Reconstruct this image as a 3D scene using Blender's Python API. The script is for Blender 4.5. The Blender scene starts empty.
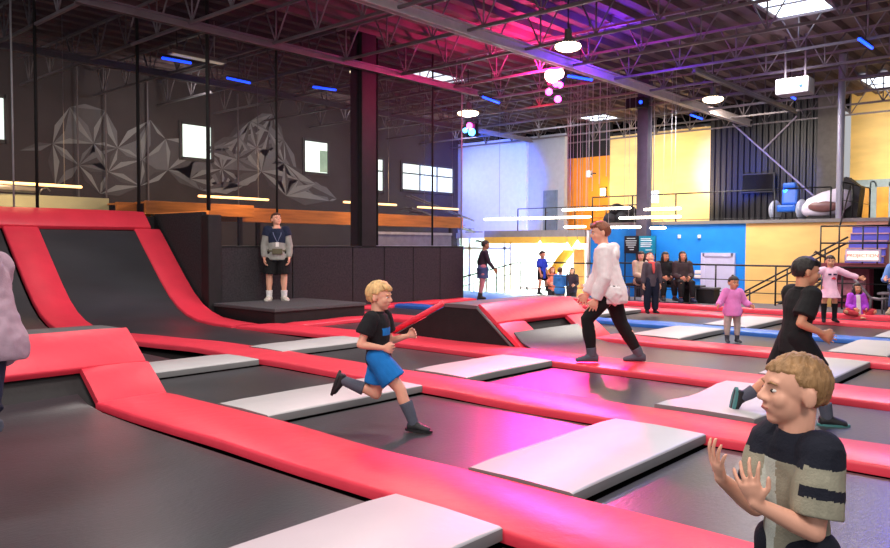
import bpy, bmesh, math, random
from mathutils import Vector, Matrix, noise
random.seed(7)
SC = bpy.context.scene
COL = SC.collection
V = Vector
def R(d): return math.radians(d)

# ------------------------------------------------------------------ camera
FPX, YAW, PITCH, ROLL, CAMH = 763.8, R(41.645), R(-2.154), R(.184), 1.42
c_f = V((-math.sin(YAW)*math.cos(PITCH), math.cos(YAW)*math.cos(PITCH), math.sin(PITCH)))
r0 = V((math.cos(YAW), math.sin(YAW), 0)); u0 = r0.cross(c_f)
c_r = r0*math.cos(ROLL) + u0*math.sin(ROLL)
c_u = u0*math.cos(ROLL) - r0*math.sin(ROLL)
CAM = V((0, 0, CAMH))
cd = bpy.data.cameras.new('camera'); co = bpy.data.objects.new('camera', cd); COL.objects.link(co)
cd.sensor_width = 36; cd.lens = FPX/890*36; cd.clip_start = .05; cd.clip_end = 200
co.matrix_world = Matrix(((c_r.x, c_u.x, -c_f.x, 0), (c_r.y, c_u.y, -c_f.y, 0), (c_r.z, c_u.z, -c_f.z, CAMH), (0, 0, 0, 1)))
SC.camera = co
def ray(x, y): return c_f + c_r*((x-445)/FPX) - c_u*((y-274)/FPX)
def pz(x, y, z=0): d = ray(x, y); return CAM + d*((z-CAMH)/d.z)      # a surveyed point at height z
def py(x, y, Y): d = ray(x, y); return CAM + d*(Y/d.y)               # ... on the plane Y
def px(x, y, X): d = ray(x, y); return CAM + d*(X/d.x)               # ... on the plane X

# ------------------------------------------------------------------ materials
def lin(c):
    return tuple((v/255/12.92 if v/255 <= .04045 else ((v/255+.055)/1.055)**2.4) for v in c)
MATS = {}
def mat(name, c, rough=.6, var=.12, vs=6., bump=0., bs=40., metal=0., spec=.5, emit=None, es=0., coat=0., stretch=None):
    if name in MATS: return MATS[name]
    m = bpy.data.materials.new(name); m.use_nodes = True
    nt = m.node_tree; b = nt.nodes['Principled BSDF']; L = nt.links
    c = lin(c)
    tc = nt.nodes.new('ShaderNodeTexCoord')
    src = tc.outputs['Object']
    if stretch:
        mp = nt.nodes.new('ShaderNodeMapping'); mp.inputs['Scale'].default_value = stretch
        L.new(src, mp.inputs['Vector']); src = mp.outputs['Vector']
    n = nt.nodes.new('ShaderNodeTexNoise'); n.inputs['Scale'].default_value = vs; n.inputs['Detail'].default_value = 4
    L.new(src, n.inputs['Vector'])
    rp = nt.nodes.new('ShaderNodeValToRGB')
    rp.color_ramp.elements[0].position = .3; rp.color_ramp.elements[1].position = .7
    rp.color_ramp.elements[0].color = tuple(v*(1-var) for v in c)+(1,)
    rp.color_ramp.elements[1].color = tuple(min(1, v*(1+var)) for v in c)+(1,)
    L.new(n.outputs['Fac'], rp.inputs['Fac']); L.new(rp.outputs['Color'], b.inputs['Base Color'])
    b.inputs['Roughness'].default_value = rough; b.inputs['Metallic'].default_value = metal
    b.inputs['Specular IOR Level'].default_value = spec
    if coat: b.inputs['Coat Weight'].default_value = coat; b.inputs['Coat Roughness'].default_value = .3
    if bump:
        n2 = nt.nodes.new('ShaderNodeTexNoise'); n2.inputs['Scale'].default_value = bs; n2.inputs['Detail'].default_value = 5
        L.new(src, n2.inputs['Vector'])
        bp = nt.nodes.new('ShaderNodeBump'); bp.inputs['Strength'].default_value = bump; bp.inputs['Distance'].default_value = .02
        L.new(n2.outputs['Fac'], bp.inputs['Height']); L.new(bp.outputs['Normal'], b.inputs['Normal'])
    if emit:
        b.inputs['Emission Color'].default_value = lin(emit)+(1,); b.inputs['Emission Strength'].default_value = es
    MATS[name] = m
    return m
def netmat(name, c, dens):
    m = bpy.data.materials.new(name); m.use_nodes = True; nt = m.node_tree; L = nt.links
    nt.nodes.remove(nt.nodes['Principled BSDF']); out = nt.nodes['Material Output']
    d = nt.nodes.new('ShaderNodeBsdfDiffuse'); d.inputs['Color'].default_value = lin(c)+(1,)
    t = nt.nodes.new('ShaderNodeBsdfTransparent')
    mx = nt.nodes.new('ShaderNodeMixShader')
    tc = nt.nodes.new('ShaderNodeTexCoord'); n = nt.nodes.new('ShaderNodeTexNoise'); n.inputs['Scale'].default_value = .8
    L.new(tc.outputs['Object'], n.inputs['Vector'])
    mr = nt.nodes.new('ShaderNodeMapRange'); mr.inputs['To Min'].default_value = dens-.1; mr.inputs['To Max'].default_value = dens+.1
    L.new(n.outputs['Fac'], mr.inputs['Value']); L.new(mr.outputs['Result'], mx.inputs['Fac'])
    L.new(t.outputs[0], mx.inputs[1]); L.new(d.outputs[0], mx.inputs[2]); L.new(mx.outputs[0], out.inputs['Surface'])
    return m
def glassmat(name, tint=(235, 250, 248)):
    m = bpy.data.materials.new(name); m.use_nodes = True; nt = m.node_tree; L = nt.links
    nt.nodes.remove(nt.nodes['Principled BSDF']); out = nt.nodes['Material Output']
    g = nt.nodes.new('ShaderNodeBsdfGlossy'); g.inputs['Roughness'].default_value = .04
    t = nt.nodes.new('ShaderNodeBsdfTransparent'); t.inputs['Color'].default_value = lin(tint)+(1,)
    f = nt.nodes.new('ShaderNodeFresnel'); mx = nt.nodes.new('ShaderNodeMixShader')
    L.new(f.outputs[0], mx.inputs['Fac']); L.new(t.outputs[0], mx.inputs[1]); L.new(g.outputs[0], mx.inputs[2]); L.new(mx.outputs[0], out.inputs['Surface'])
    return m

# ------------------------------------------------------------------ mesh builder
class MB:
    def __init__(s): s.bm = bmesh.new(); s.mi = 0
    def raw(s, vs, fs, smooth=False):
        b = [s.bm.verts.new(v) for v in vs]; out = []
        for f in fs:
            try: q = s.bm.faces.new([b[i] for i in f])
            except ValueError: continue
            q.material_index = s.mi; q.smooth = smooth; out.append(q)
        return b, out
    def bx(s, x0, x1, y0, y1, z0, z1, bev=0.):
        return s.box(((x0+x1)/2, (y0+y1)/2, (z0+z1)/2), (abs(x1-x0), abs(y1-y0), abs(z1-z0)), None, bev)
    def box(s, c, size, rot=None, bev=0.):
        c = V(c); h = [v/2 for v in size]
        vs = [V((sx*h[0], sy*h[1], sz*h[2])) for sx in (-1, 1) for sy in (-1, 1) for sz in (-1, 1)]
        if rot is not None: vs = [rot @ v for v in vs]
        b, f = s.raw([c+v for v in vs], [(0, 1, 3, 2), (4, 6, 7, 5), (0, 4, 5, 1), (2, 3, 7, 6), (0, 2, 6, 4), (1, 5, 7, 3)])
        if bev:
            es = list({e for q in f for e in q.edges})
            bmesh.ops.bevel(s.bm, geom=es, offset=bev, segments=2, affect='EDGES', profile=.6, material=-1)
        return s
    def loft(s, secs, n=12, caps=True, smooth=True):
        """secs: (centre, axis a, axis b) ellipses joined into a closed tube"""
        vs, fs = [], []
        for c, a, b in secs:
            c = V(c)
            for k in range(n):
                t = 2*math.pi*k/n; vs.append(c+V(a)*math.cos(t)+V(b)*math.sin(t))
        m = len(secs)
        for i in range(m-1):
            for k in range(n):
                k2 = (k+1) % n; fs.append((i*n+k, i*n+k2, (i+1)*n+k2, (i+1)*n+k))
        b, f = s.raw(vs, fs, smooth)
        if caps:
            for i in (0, m-1):
                try:
                    q = s.bm.faces.new([b[i*n+k] for k in range(n)]); q.material_index = s.mi; f.append(q)
                except ValueError: pass
        bmesh.ops.recalc_face_normals(s.bm, faces=f)
        return s
    def tube(s, pts, rad, n=10, flat=1., ref=None, caps=True, round_ends=False):
        pts = [V(p) for p in pts]
        if not hasattr(rad, '__len__'): rad = [rad]*len(pts)
        rad = list(rad)
        if round_ends:
            d0 = (pts[0]-pts[1]).normalized(); d1 = (pts[-1]-pts[-2]).normalized(); a, b = rad[0], rad[-1]
            pts = [pts[0]+d0*a*.95, pts[0]+d0*a*.7]+pts+[pts[-1]+d1*b*.7, pts[-1]+d1*b*.95]
            rad = [a*.3, a*.72]+rad+[b*.72, b*.3]
        secs = []; up = V(ref) if ref is not None else None
        for i, p in enumerate(pts):
            t = (pts[min(i+1, len(pts)-1)]-pts[max(i-1, 0)]).normalized()
            if up is None:
                up = V((0, 0, 1)) if abs(t.z) < .9 else V((0, 1, 0))
            a = (up - t*up.dot(t))
            if a.length < 1e-4: a = t.orthogonal()
            a.normalize(); b = t.cross(a)
            if ref is None: up = a
            secs.append((p, a*rad[i]*flat, b*rad[i]))
        return s.loft(secs, n, caps)
    def cyl(s, p0, p1, r, r1=None, n=12):
        return s.tube([p0, p1], [r, r if r1 is None else r1], n)
    def ell(s, c, rad, rot=None, sub=3):
        c = V(c); M = rot.to_4x4() if rot is not None else Matrix()
        q = bmesh.ops.create_icosphere(s.bm, subdivisions=sub, radius=1, matrix=Matrix.Translation(c) @ M @ Matrix.Diagonal((rad[0], rad[1], rad[2], 1)))
        for f in {f for v in q['verts'] for f in v.link_faces}: f.smooth = True; f.material_index = s.mi
        return s
    def prism(s, poly, ext):
        """a flat polygon pushed along ext"""
        ext = V(ext); n = len(poly); vs = [V(p) for p in poly]+[V(p)+ext for p in poly]
        fs = [tuple(range(n)), tuple(range(2*n-1, n-1, -1))]+[(k, k+n, (k+1) % n+n, (k+1) % n) for k in range(n)]
        b, f = s.raw(vs, fs); bmesh.ops.recalc_face_normals(s.bm, faces=f); return s
    def pad(s, st, t, bev=.018):
        """a foam pad: stations (left top point, right top point) swept, thickness t below"""
        n = len(st); vs, fs = [], []
        for i, (l, r) in enumerate(st):
            l, r = V(l), V(r); a = st[max(i-1, 0)]; b = st[min(i+1, n-1)]
            fw = ((V(b[0])+V(b[1]))-(V(a[0])+V(a[1]))).normalized(); w = (r-l); wl = w.length; w = w/wl
            up = w.cross(fw).normalized()
            if up.z < -.2: up = -up
            ins = bev if 0 < i < n-1 else bev*1.5
            dz = 0 if 0 < i < n-1 else -bev*.6
            for k, (o, h) in enumerate(((0, -t), (0, -bev*1.2), (ins*.35, -bev*.35), (ins, 0), (wl*.5, .006), (wl-ins, 0), (wl-ins*.35, -bev*.35), (wl, -bev*1.2), (wl, -t))):
                vs.append(l+w*o+up*(h+(dz if 1 < k < 7 else 0)))
        m = 9
        for i in range(n-1):
            for k in range(m):
                k2 = (k+1) % m; fs.append((i*m+k, i*m+k2, (i+1)*m+k2, (i+1)*m+k))
        b, f = s.raw(vs, fs, True)
        for i in (0, n-1):
            q = s.bm.faces.new([b[i*m+k] for k in range(m)]); q.material_index = s.mi; f.append(q)
        bmesh.ops.recalc_face_normals(s.bm, faces=f)
        return s
    def mesh(s, name='m'):
        me = bpy.data.meshes.new(name); s.bm.to_mesh(me); s.bm.free(); return me
    def build(s, name, mats, parent=None, sharp=None):
        me = s.mesh(name); o = bpy.data.objects.new(name, me); COL.objects.link(o)
        for m in (mats if isinstance(mats, (list, tuple)) else [mats]): me.materials.append(m)
        if sharp: me.set_sharp_from_angle(angle=R(sharp))
        if parent is not None: o.parent = parent
        return o
def tag(o, label=None, cat=None, group=None, kind=None):
    if label: o['label'] = label
    if cat: o['category'] = cat
    if group: o['group'] = group
    if kind: o['kind'] = kind
    return o
def thing(name, label, cat, loc=(0, 0, 0), rz=0, group=None):
    o = bpy.data.objects.new(name, None); COL.objects.link(o); o.empty_display_size = .1
    o.location = loc; o.rotation_euler = (0, 0, rz)
    return tag(o, label, cat, group)
def recenter(o):
    me = o.data; n = len(me.vertices)
    xs = [v.co for v in me.vertices]
    c = V(((min(v.x for v in xs)+max(v.x for v in xs))/2, (min(v.y for v in xs)+max(v.y for v in xs))/2, min(v.z for v in xs)))
    me.transform(Matrix.Translation(-c)); o.location = c
    return o
def solo(name, mb, mats, label, cat, group=None, sharp=40):
    return tag(recenter(mb.build(name, mats, sharp=sharp)), label, cat, group)
def struct(name, mb, mats, parent=None, sharp=30):
    o = mb.build(name, mats, parent, sharp)
    if parent is None: recenter(o); tag(o, kind='structure')
    return o
def copy_tree(o, parent=None):
    c = o.copy(); COL.objects.link(c)
    if parent is not None: c.parent = parent
    for ch in list(o.children): copy_tree(ch, c)
    return c
# ------------------------------------------------------------------ palette
RED = mat('red_vinyl', (233, 60, 82), .42, .06, 2.5, .25, 9, spec=.5)
REDE = mat('red_vinyl_edge', (190, 26, 46), .5, .06, 4)
WHITE = mat('white_vinyl', (190, 189, 192), .45, .04, 2, .15, 8)
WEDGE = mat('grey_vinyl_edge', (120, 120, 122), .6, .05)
BLUEV = mat('blue_vinyl', (48, 110, 205), .42, .06, 3, .2, 9)
BED = mat('jump_bed', (58, 58, 63), .32, .22, 1.6, .1, 60, spec=.5, stretch=(1, .35, 1))
CARPET = mat('dark_carpet', (58, 54, 58), .95, .25, 30, .3, 120, spec=.1)
BLACKV = mat('black_vinyl', (30, 28, 31), .62, .18, 5, .2, 25, spec=.35)
BLACKM = mat('black_metal', (22, 22, 25), .5, .1)
STEEL = mat('pale_steel', (118, 112, 118), .5, .12, 3, metal=.3)
DARK = mat('dark_frame', (10, 10, 12), .9, .1, spec=.1)
NET = netmat('net_mesh', (46, 42, 48), .52)
ROPE = mat('black_rope', (12, 12, 14), .9, .1)
GREYTOP = mat('grey_vinyl', (92, 94, 98), .5, .08, 5)
CONC = mat('concrete', (70, 68, 70), .7, .15, 2)
DECKM = mat('roof_deck', (86, 68, 72), .75, .25, 1.2)
MURALW = mat('dark_plaster', (72, 67, 70), .85, .12, 1.5)
GREYS = [mat('mural_grey_%s' % n, c, .8, .06, 4) for n, c in (('pale', (150, 156, 162)), ('mid', (118, 122, 130)), ('low', (94, 94, 100)), ('dim', (82, 80, 86)))]
WHITEW = mat('white_plaster', (222, 226, 232), .8, .04)
GREYW = mat('grey_plaster', (176, 182, 190), .8, .05)
ORANGEW = mat('orange_panel', (232, 150, 40), .7, .12, 1.5)
YELW = mat('yellow_plywood', (240, 214, 150), .7, .12, .9, stretch=(1, 1, 3))
ORW = mat('amber_plywood', (240, 196, 118), .7, .12, .8, stretch=(1, 1, 3))
BLUEW = mat('bright_blue_paint', (14, 136, 232), .6, .05)
WOOD = mat('orange_wood', (206, 130, 62), .55, .25, 2.5, stretch=(6, .5, 6))
FROST = mat('frame_white', (225, 225, 215), .5, .05)
GLASS = glassmat('clear_glass')

# ------------------------------------------------------------------ the setting
m = MB(); m.bx(-30, 10, -3, 32, -1.05, -.95); struct('floor', m, CONC)
# corrugated roof deck, ribs run along Y
m = MB(); x = -24.; vs = []; prof = []
while x < 5:
    prof += [(x, 6.42), (x+.16, 6.42), (x+.22, 6.30), (x+.40, 6.30), (x+.46, 6.42)]; x += .52
prof = [(a, b) for a, b in prof]
vs = [V((a, -2, b)) for a, b in prof]+[V((a, 31, b)) for a, b in prof]; n = len(prof)
m.raw(vs, [(i, i+1, i+1+n, i+n) for i in range(n-1)])
m.bx(-24, 5, -2, 31, 6.5, 6.6)
struct('ceiling', m, DECKM)
# left (mural) wall with its windows
XW = -21.5
m = MB(); m.bx(XW-.25, XW, -2, 25.2, -.95, 6.6); struct('wall_left', m, MURALW)
PANE = mat('daylight_pane', (240, 250, 245), .3, .02, emit=(232, 255, 244), es=2.6)
FRM = mat('dark_window_frame', (70, 72, 74), .5)
GRN = mat('garden_green', (150, 175, 150), .8, .3, 3, emit=(180, 215, 190), es=.8)
wins = [((-8, 95), (6, 142)), ((180, 122), (212, 161)), ((303, 139), (328, 175)), ((367, 157), (383, 192)), ((401, 162), (453, 197))]
for i, (a, b) in enumerate(wins):
    A, B = px(a[0], a[1], XW), px(b[0], b[1], XW)
    y0, y1, z0, z1 = A.y, B.y, B.z+.0, A.z
    if i == 4: z0 = 3.6
    w = tag(bpy.data.objects.new('window_%d' % (i+1), None), kind='structure'); COL.objects.link(w); w.location = (XW, (y0+y1)/2, z0)
    hw, h = (y1-y0)/2, z1-z0
    f = MB()
    for s in (-1, 1): f.bx(-.05, .06, s*hw-.05, s*hw+.05, -.05, h+.05)
    for zz in (0, h): f.bx(-.05, .06, -hw, hw, zz-.05, zz+.05)
    if i in (3, 4): f.bx(-.05, .05, -hw, hw, h*.62-.025, h*.62+.025)
    if i == 4:
        for q in (-.33, .33): f.bx(-.05, .05, hw*q*1.0-.025, hw*q+.025, 0, h)
    f.build('window_frame', FRM, w)
    p = MB(); p.bx(-.01, .015, -hw, hw, 0, h); p.build('pane', PANE, w)
    if i == 2:
        g = MB(); g.bx(.016, .03, hw*.3, hw*.9, .08, h*.72); g.build('window_vent', GRN, w)
# geometric mural, painted facets
stars = [(52.5, 143.6), (78.7, 165.3), (93.5, 143.6), (117.5, 148), (165.4, 139), (167.7, 170), (69.6, 107), (105, 110.5), (19.4, 150.5), (55, 186), (100, 194), (108, 172),
         (142, 160), (189.6, 179), (221.7, 169), (236.5, 159), (256.3, 148), (261.2, 171.6), (239, 137), (268.7, 132), (283.5, 139.4), (272, 114), (250, 121), (298.3, 180), (286, 196),
         (315.6, 184), (329, 201), (336.6, 199), (243, 186), (222, 190), (150, 120), (284, 163), (200, 190), (140, 186), (205, 150), (222, 146)]
sp = [px(a, b, XW+.0) for a, b in stars]
m = MB(); faces = []
N = len(sp); con = set()
for i in range(N):
    for j in range(i+1, N):
        if (V(stars[i])-V(stars[j])).length < 44 and (sp[i]-sp[j]).length < 2.4: con.add((i, j))
for i in range(N):
    for j in range(i+1, N):
        for k in range(j+1, N):
            if (i, j) in con and (j, k) in con and (i, k) in con:
                c = (sp[i]+sp[j]+sp[k])/3; tri = [sp[i], sp[j], sp[k]]
                m.mi = random.choice((2, 3, 3, 1))
                off = .006+.0004*(i % 7)
                m.raw([V((XW+off, t.y, t.z)) for t in tri], [(0, 1, 2)])
for (i, j) in sorted(con):
    a, b = sp[i], sp[j]; d = b-a; q = V((0, -d.z, d.y)).normalized()*d.length*.13
    mid = a+d*.42
    for s, mm in ((1, random.choice((0, 0, 1))), (-1, random.choice((1, 2, 3)))):
        m.mi = mm; off = .012+.0005*((i*3+j) % 9)
        m.raw([V((XW+off, t.y, t.z)) for t in (a, mid+q*s, b)], [(0, 1, 2)])
struct('wall_mural', m, GREYS)
# walls at the far side
YW = 25.
def wall(name, x0, x1, z0, z1, Y, ma, th=.2):
    m = MB(); m.bx(x0, x1, Y, Y+th, z0, z1); return struct(name, m, ma)
wall('wall_back_white', -21.5, -17.9, 1.93, 5.75, YW, WHITEW)
wall('wall_back_grey', -17.9, -16.2, 1.93, 5.75, YW+.12, GREYW)
wall('wall_back_orange', -17.4, -14.9, 1.9, 4.9, 26.3, ORANGEW)
wall('wall_back_dark', -17.4, -14.9, 4.9, 6.5, 26.3, BLACKV)
wall('wall_back_yellow', -14.9, -10.95, 1.9, 5.62, 26.3, YELW)
# corrugated black wall
m = MB(); xs = -10.95; vs = []
prof = []
while xs < -7.45: prof += [(xs, 0), (xs+.07, 0), (xs+.1, -.06), (xs+.17, -.06), (xs+.2, 0)]; xs += .2
n = len(prof); vs = [V((a, 26.3+b, 1.9)) for a, b in prof]+[V((a, 26.3+b, 6.4)) for a, b in prof]
m.raw(vs, [(i, i+1, i+1+n, i+n) for i in range(n-1)]); m.bx(-10.95, -7.4, 26.36, 26.5, 1.9, 6.4)
NAVY = mat('navy_corrugated', (15, 15, 24), .5, .15)
struct('wall_back_corrugated', m, NAVY)
m = MB(); m.bx(-7.42, -6.8, 26.2, 26.4, 1.9, 6.4); struct('wall_back_pier', m, mat('grey_block', (96, 92, 92), .85, .15))
wall('wall_back_plywood', -6.8, 3, 1.9, 6.4, 27.6, YELW)
wall('wall_back_top', -21.5, 3, 6.0, 6.45, 27.8, DARK)
# blue and amber wall under the gallery, gallery slab
YB = 21.
wall('wall_far_blue', -12.55, -7.72, -.95, 2.12, YB, BLUEW)
wall('wall_far_amber', -7.72, -5.0, -.95, 2.12, YB, ORW)
wall('wall_far_pink', -5.0, -4.3, -.95, 2.12, YB+.02, mat('peach_plaster', (236, 186, 160), .8, .06))
m = MB(); m.bx(-12.55, 3, YB-.06, 27.6, 2.04, 2.13); m.bx(-17, -12.9, 24.2, 26.3, 1.85, 2.0); struct('slab_gallery', m, mat('grey_slab', (120, 118, 116), .8, .1))
wall('beam_white', -21.5, -18.6, 1.72, 1.95, 24.9, FROST)
wall('beam_grey', -18.6, -14.1, 1.74, 1.98, 23.2, mat('grey_fascia', (140, 138, 136), .8, .1))
wall('beam_yellow', -18.6, -14.1, 1.5, 1.74, 23.2, mat('yellow_fascia', (246, 200, 84), .7, .06))
# bright room behind the glazed front
m = MB(); m.bx(-26, -14.1, 29.0, 29.2, -.95, 1.95); m.bx(-26, -25.8, 25.2, 29.0, -.95, 1.95); m.bx(-14.1, -14.0, 23.3, 29.1, -.95, 1.95)
struct('wall_room_back', m, mat('room_white', (238, 240, 236), .8, .03))
m = MB(); m.bx(-26, -14, 25.22, 29.1, 1.95, 2.02); struct('ceiling_room', m, WHITEW)
m = MB(); m.bx(-21.5, -14, 23, 29.1, -.949, -.93); m.bx(-26, -21.5, 25.2, 29.1, -.949, -.93); struct('floor_room', m, mat('pale_floor', (200, 205, 200), .4, .05))
# raised deck under the trampolines
m = MB(); m.bx(-15.6, 4, -2, 18.3, -.95, -.1); struct('floor_deck', m, DARK)
m = MB(); m.bx(-12.6, 4, 17.12, 18.35, -.1, .0); m.bx(-10.6, -3.2, 18.35, 19.4, -.95, .0)
struct('floor_walkway', m, mat('grey_rubber', (88, 84, 90), .7, .12, 8))

# ------------------------------------------------------------------ pads and beds
XR = 1.6
S = {1: (2.955, 3.62), 2: (5.43, 6.08), 3: (7.68, 8.45), 4: (10.2, 10.83), 5: (12.56, 13.13), 6: (15.27, 15.84), 7: (16.85, 17.12)}
def nz(x, y, s=1.): return noise.noise(V((x*.9, y*1.3, 3.1)))*.018*s
def xstrip(x0, x1, y0, y1, zt=.03, skew=None, wav=1., step=.22):
    n = max(3, int(abs(x1-x0)/step)); st = []
    for i in range(n+1):
        x = x0+(x1-x0)*i/n; k = skew(x) if skew else 0
        st.append((V((x, y1+k, zt+nz(x, y1, wav))), V((x, y0+k, zt+nz(x, y0, wav)))))
    return st
PROF = [(-15.2, 2.06), (-14.95, 1.74), (-14.63, 1.42), (-14.3, 1.1), (-13.95, .76), (-13.6, .46), (-13.3, .27), (-13.0, .15), (-12.6, .06), (-12.1, .03), (-11.5, .03)]
def sk2(x): t = min(1, max(0, (-9-x)/3.5)); return -.5*t*t*(3-2*t)
def pipe(y0, y1, dz=0., p=PROF): return [(V((x, y1, z+dz)), V((x, y0, z+dz))) for x, z in p]
def redpad(st, label, name='red_pad', ma=None, t=.07, group=None):
    m = MB(); m.pad(st, t); return solo(name, m, ma or RED, label, 'pad', group)
redpad(xstrip(-6.75, XR, *S[1]), 'broad red padded strip between the two big white pads nearest the camera')
st = [(V((x, 5.55, z)), V((x, 4.95, z))) for x, z in PROF[1:-2]]
st += xstrip(-12.1, XR, *S[2], skew=sk2)
redpad(st, 'long red padded strip climbing the curved ramp then passing behind the running blond boy')
redpad([(V((x, 7.93, z)), V((x, 7.38, z))) for x, z in PROF[1:]], 'red padded edge strip down the open end of the curved ramp beside the platform')
redpad(xstrip(-11.35, XR, *S[3], skew=lambda x: -.3*min(1, max(0, (-9-x)/2.4)), wav=.6), 'red padded strip the youth in the white hoodie is stepping along')
redpad(xstrip(-13.1, -8.35, *S[4]), 'short red padded strip between the padded wall and the black trapezoid block')
redpad(xstrip(-6.0, XR, *S[4]), 'red padded strip just in front of the small girl in pink')
redpad(xstrip(-13.1, XR, *S[5]), 'blue padded strip crossing the court behind the small girl in pink', 'blue_pad', BLUEV)
redpad(xstrip(-12.2, XR, *S[6]), 'red padded strip under the jumping girl and the child looking up')
redpad(xstrip(-11.5, XR, *S[7], zt=.06), 'narrow red padded border at the far edge of the court before the railing', t=.1)
def ystrip(x0, x1, y0, y1, zt=.03, wav=1., sag=None):
    n = max(3, int((y1-y0)/.2)); st = []
    for i in range(n+1):
        y = y0+(y1-y0)*i/n; d = sag(i/n) if sag else 0
        st.append((V((x0, y, zt+d+nz(x0, y, wav))), V((x1, y, zt+d+nz(x1, y, wav)))))
    return st
redpad(ystrip(-11.2, -10.75, 8.25, 10.3), 'red padded strip lying along the foot of the grey platform')
redpad(ystrip(-13.2, -12.75, 10.3, 15.6), 'red padded strip along the foot of the black padded wall')
# white walkway pads
def whitepad(x0, x1, y0, y1, label, sag=None, zt=.05):
    m = MB(); m.pad(ystrip(x0, x1, y0, y1, zt, .35, sag), .075, .013)
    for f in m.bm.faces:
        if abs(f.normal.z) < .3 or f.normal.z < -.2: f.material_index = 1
    o = solo('white_pad', m, [WHITE, WEDGE], label, 'pad', 'white walkway pads'); return o
whitepad(-3.0, -2.24, .3, 2.95, 'white walkway pad cut off by the bottom edge, nearest the camera')
whitepad(-3.02, -2.26, 3.62, 5.43, 'large pinkish white pad between the two nearest red strips')
whitepad(-5.85, -5.12, 3.62, 5.43, 'white pad under the legs of the running blond boy')
whitepad(-8.45, -7.75, 3.75, 5.35, 'white pad beside the pink end of the low ridge')
whitepad(-3.0, -2.15, 6.1, 7.66, 'white sagging pad that the boy in black runs past', lambda t: .022*math.cos(2*math.pi*t)-.005)
whitepad(-5.86, -5.1, 6.08, 7.68, 'white pad just ahead of the front foot of the youth in the white hoodie')
whitepad(-8.85, -8.1, 5.95, 7.6, 'narrow white pad behind the head-high back of the running blond boy')
whitepad(-2.95, -2.24, 8.45, 10.2, 'pale grey pad beyond the dark-clad runner, bordered by red strips')
whitepad(-5.75, -4.95, 10.83, 12.56, 'grey-white pad beside the small girl in pink, touching the blue strip')
whitepad(-2.9, -2.2, 10.83, 12.56, 'lavender-lit pad between the blue strip and a red strip')
whitepad(-5.55, -4.8, 13.13, 15.27, 'pink-tinted pale pad just behind the small girl in pink')
whitepad(-2.85, -2.15, 13.13, 15.27, 'lavender-lit pad behind the blue strip below the jumping girl')
whitepad(-8.6, -7.85, 13.13, 15.27, 'far pale pad in front of the child looking up')
# trampoline beds
def bed(x0, x1, y0, y1, label, z=-.035, prof=None):
    m = MB()
    if prof is None:
        nx, ny = 10, 8; prof = [(x0+(x1-x0)*i/nx, z) for i in range(nx+1)]
    ny = 8; n = len(prof); vs = []
    for j in range(ny+1):
        y = y0+(y1-y0)*j/ny
        for i, (x, zz) in enumerate(prof):
            u = (i/(n-1))*2-1; v = j/ny*2-1
            vs.append(V((x, y, zz-.015*max(0, (1-u*u)*(1-v*v)))))
    fs = [(j*n+i, j*n+i+1, (j+1)*n+i+1, (j+1)*n+i) for j in range(ny) for i in range(n-1)]
    k = len(vs); b2 = [v-V((0, 0, .02)) for v in vs]
    fs2 = [tuple(k+q for q in reversed(f)) for f in fs]
    rim = [j*n for j in range(ny)]+[ny*n+i for i in range(n-1)]+[(j+1)*n-1 for j in range(ny, 0, -1)]+[i for i in range(n-1, 0, -1)]
    rim = [i for i in range(n)]+[(j+1)*n-1 for j in range(1, ny+1)]+[ny*n+i for i in range(n-2, -1, -1)]+[j*n for j in range(ny-1, 0, -1)]
    fs3 = [(rim[q], rim[(q+1) % len(rim)], k+rim[(q+1) % len(rim)], k+rim[q]) for q in range(len(rim))]
    b, f = m.raw(vs+b2, fs+fs2+fs3, True); bmesh.ops.recalc_face_normals(m.bm, faces=f)
    return solo('trampoline_bed', m, BED, label, 'trampoline', 'trampoline beds')
WP1 = [(-7.35, .3), (-7.2, .2), (-7.0, .08), (-6.8, .015), (-6.5, -.02), (-6.1, -.03)]
bed(0, 0, .3, 2.9, 'black trampoline bed filling the lower left corner, curving up to the pink ridge', prof=WP1+[(-6.1+(3.03)*i/8, -.035) for i in range(1, 9)])
bed(-2.2, 1.5, .3, 2.9, 'black trampoline bed beneath the boy with raised hands, mostly out of the picture')
bed(-7.7, -5.9, 3.68, 5.38, 'black trampoline bed between the pink ridge end and the white pad under the blond boy')
bed(-5.08, -3.06, 3.68, 5.38, 'black trampoline bed the blond boy is landing on')
bed(-2.22, 1.5, 3.68, 5.38, 'black trampoline bed behind the boy with raised hands')
PB = [(x, z-.05) for x, z in PROF[1:]]
bed(0, 0, 1.2, 4.9, 'dark curved ramp bed beyond the pink ridge, cut off by the picture edge', prof=PB+[(-10.5, -.03), (-8.5, -.035)])
bed(0, 0, 5.5, 7.42, 'dark curved ramp bed between its two red strips', prof=PB+[(-10.5, -.03), (-8.9, -.035)])
bed(-8.05, -5.9, 6.12, 7.62, 'black trampoline bed in front of the black trapezoid block')
bed(-5.06, -3.04, 6.12, 7.62, 'black trampoline bed in front of the striding youth, glossy with magenta light')
bed(-2.05, 1.5, 6.12, 7.62, 'black trampoline bed the boy in black is running on')
bed(-10.7, -8.75, 8.45, 10.15, 'small black trampoline bed between the grey platform and the trapezoid block')
SL = [(-6.28, .22), (-6.15, .1), (-5.98, .02), (-5.75, -.02), (-5.4, -.033)]
bed(0, 0, 8.5, 10.15, 'black trampoline bed rising onto the red-framed slope behind the striding youth', prof=SL+[(-5.4+2.4*i/7, -.035) for i in range(1, 8)])
bed(-2.2, 1.5, 8.5, 10.15, 'black trampoline bed past the dark-clad runner, between two red strips')
bed(-12.7, -8.0, 10.9, 12.5, 'black trampoline bed behind the trapezoid block beside the padded wall')
bed(-7.9, -5.8, 10.9, 12.5, 'black trampoline bed behind the red-framed slope and the white hoodie')
bed(-4.92, -2.95, 10.9, 12.5, 'black trampoline bed the small girl in pink stands on')
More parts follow.
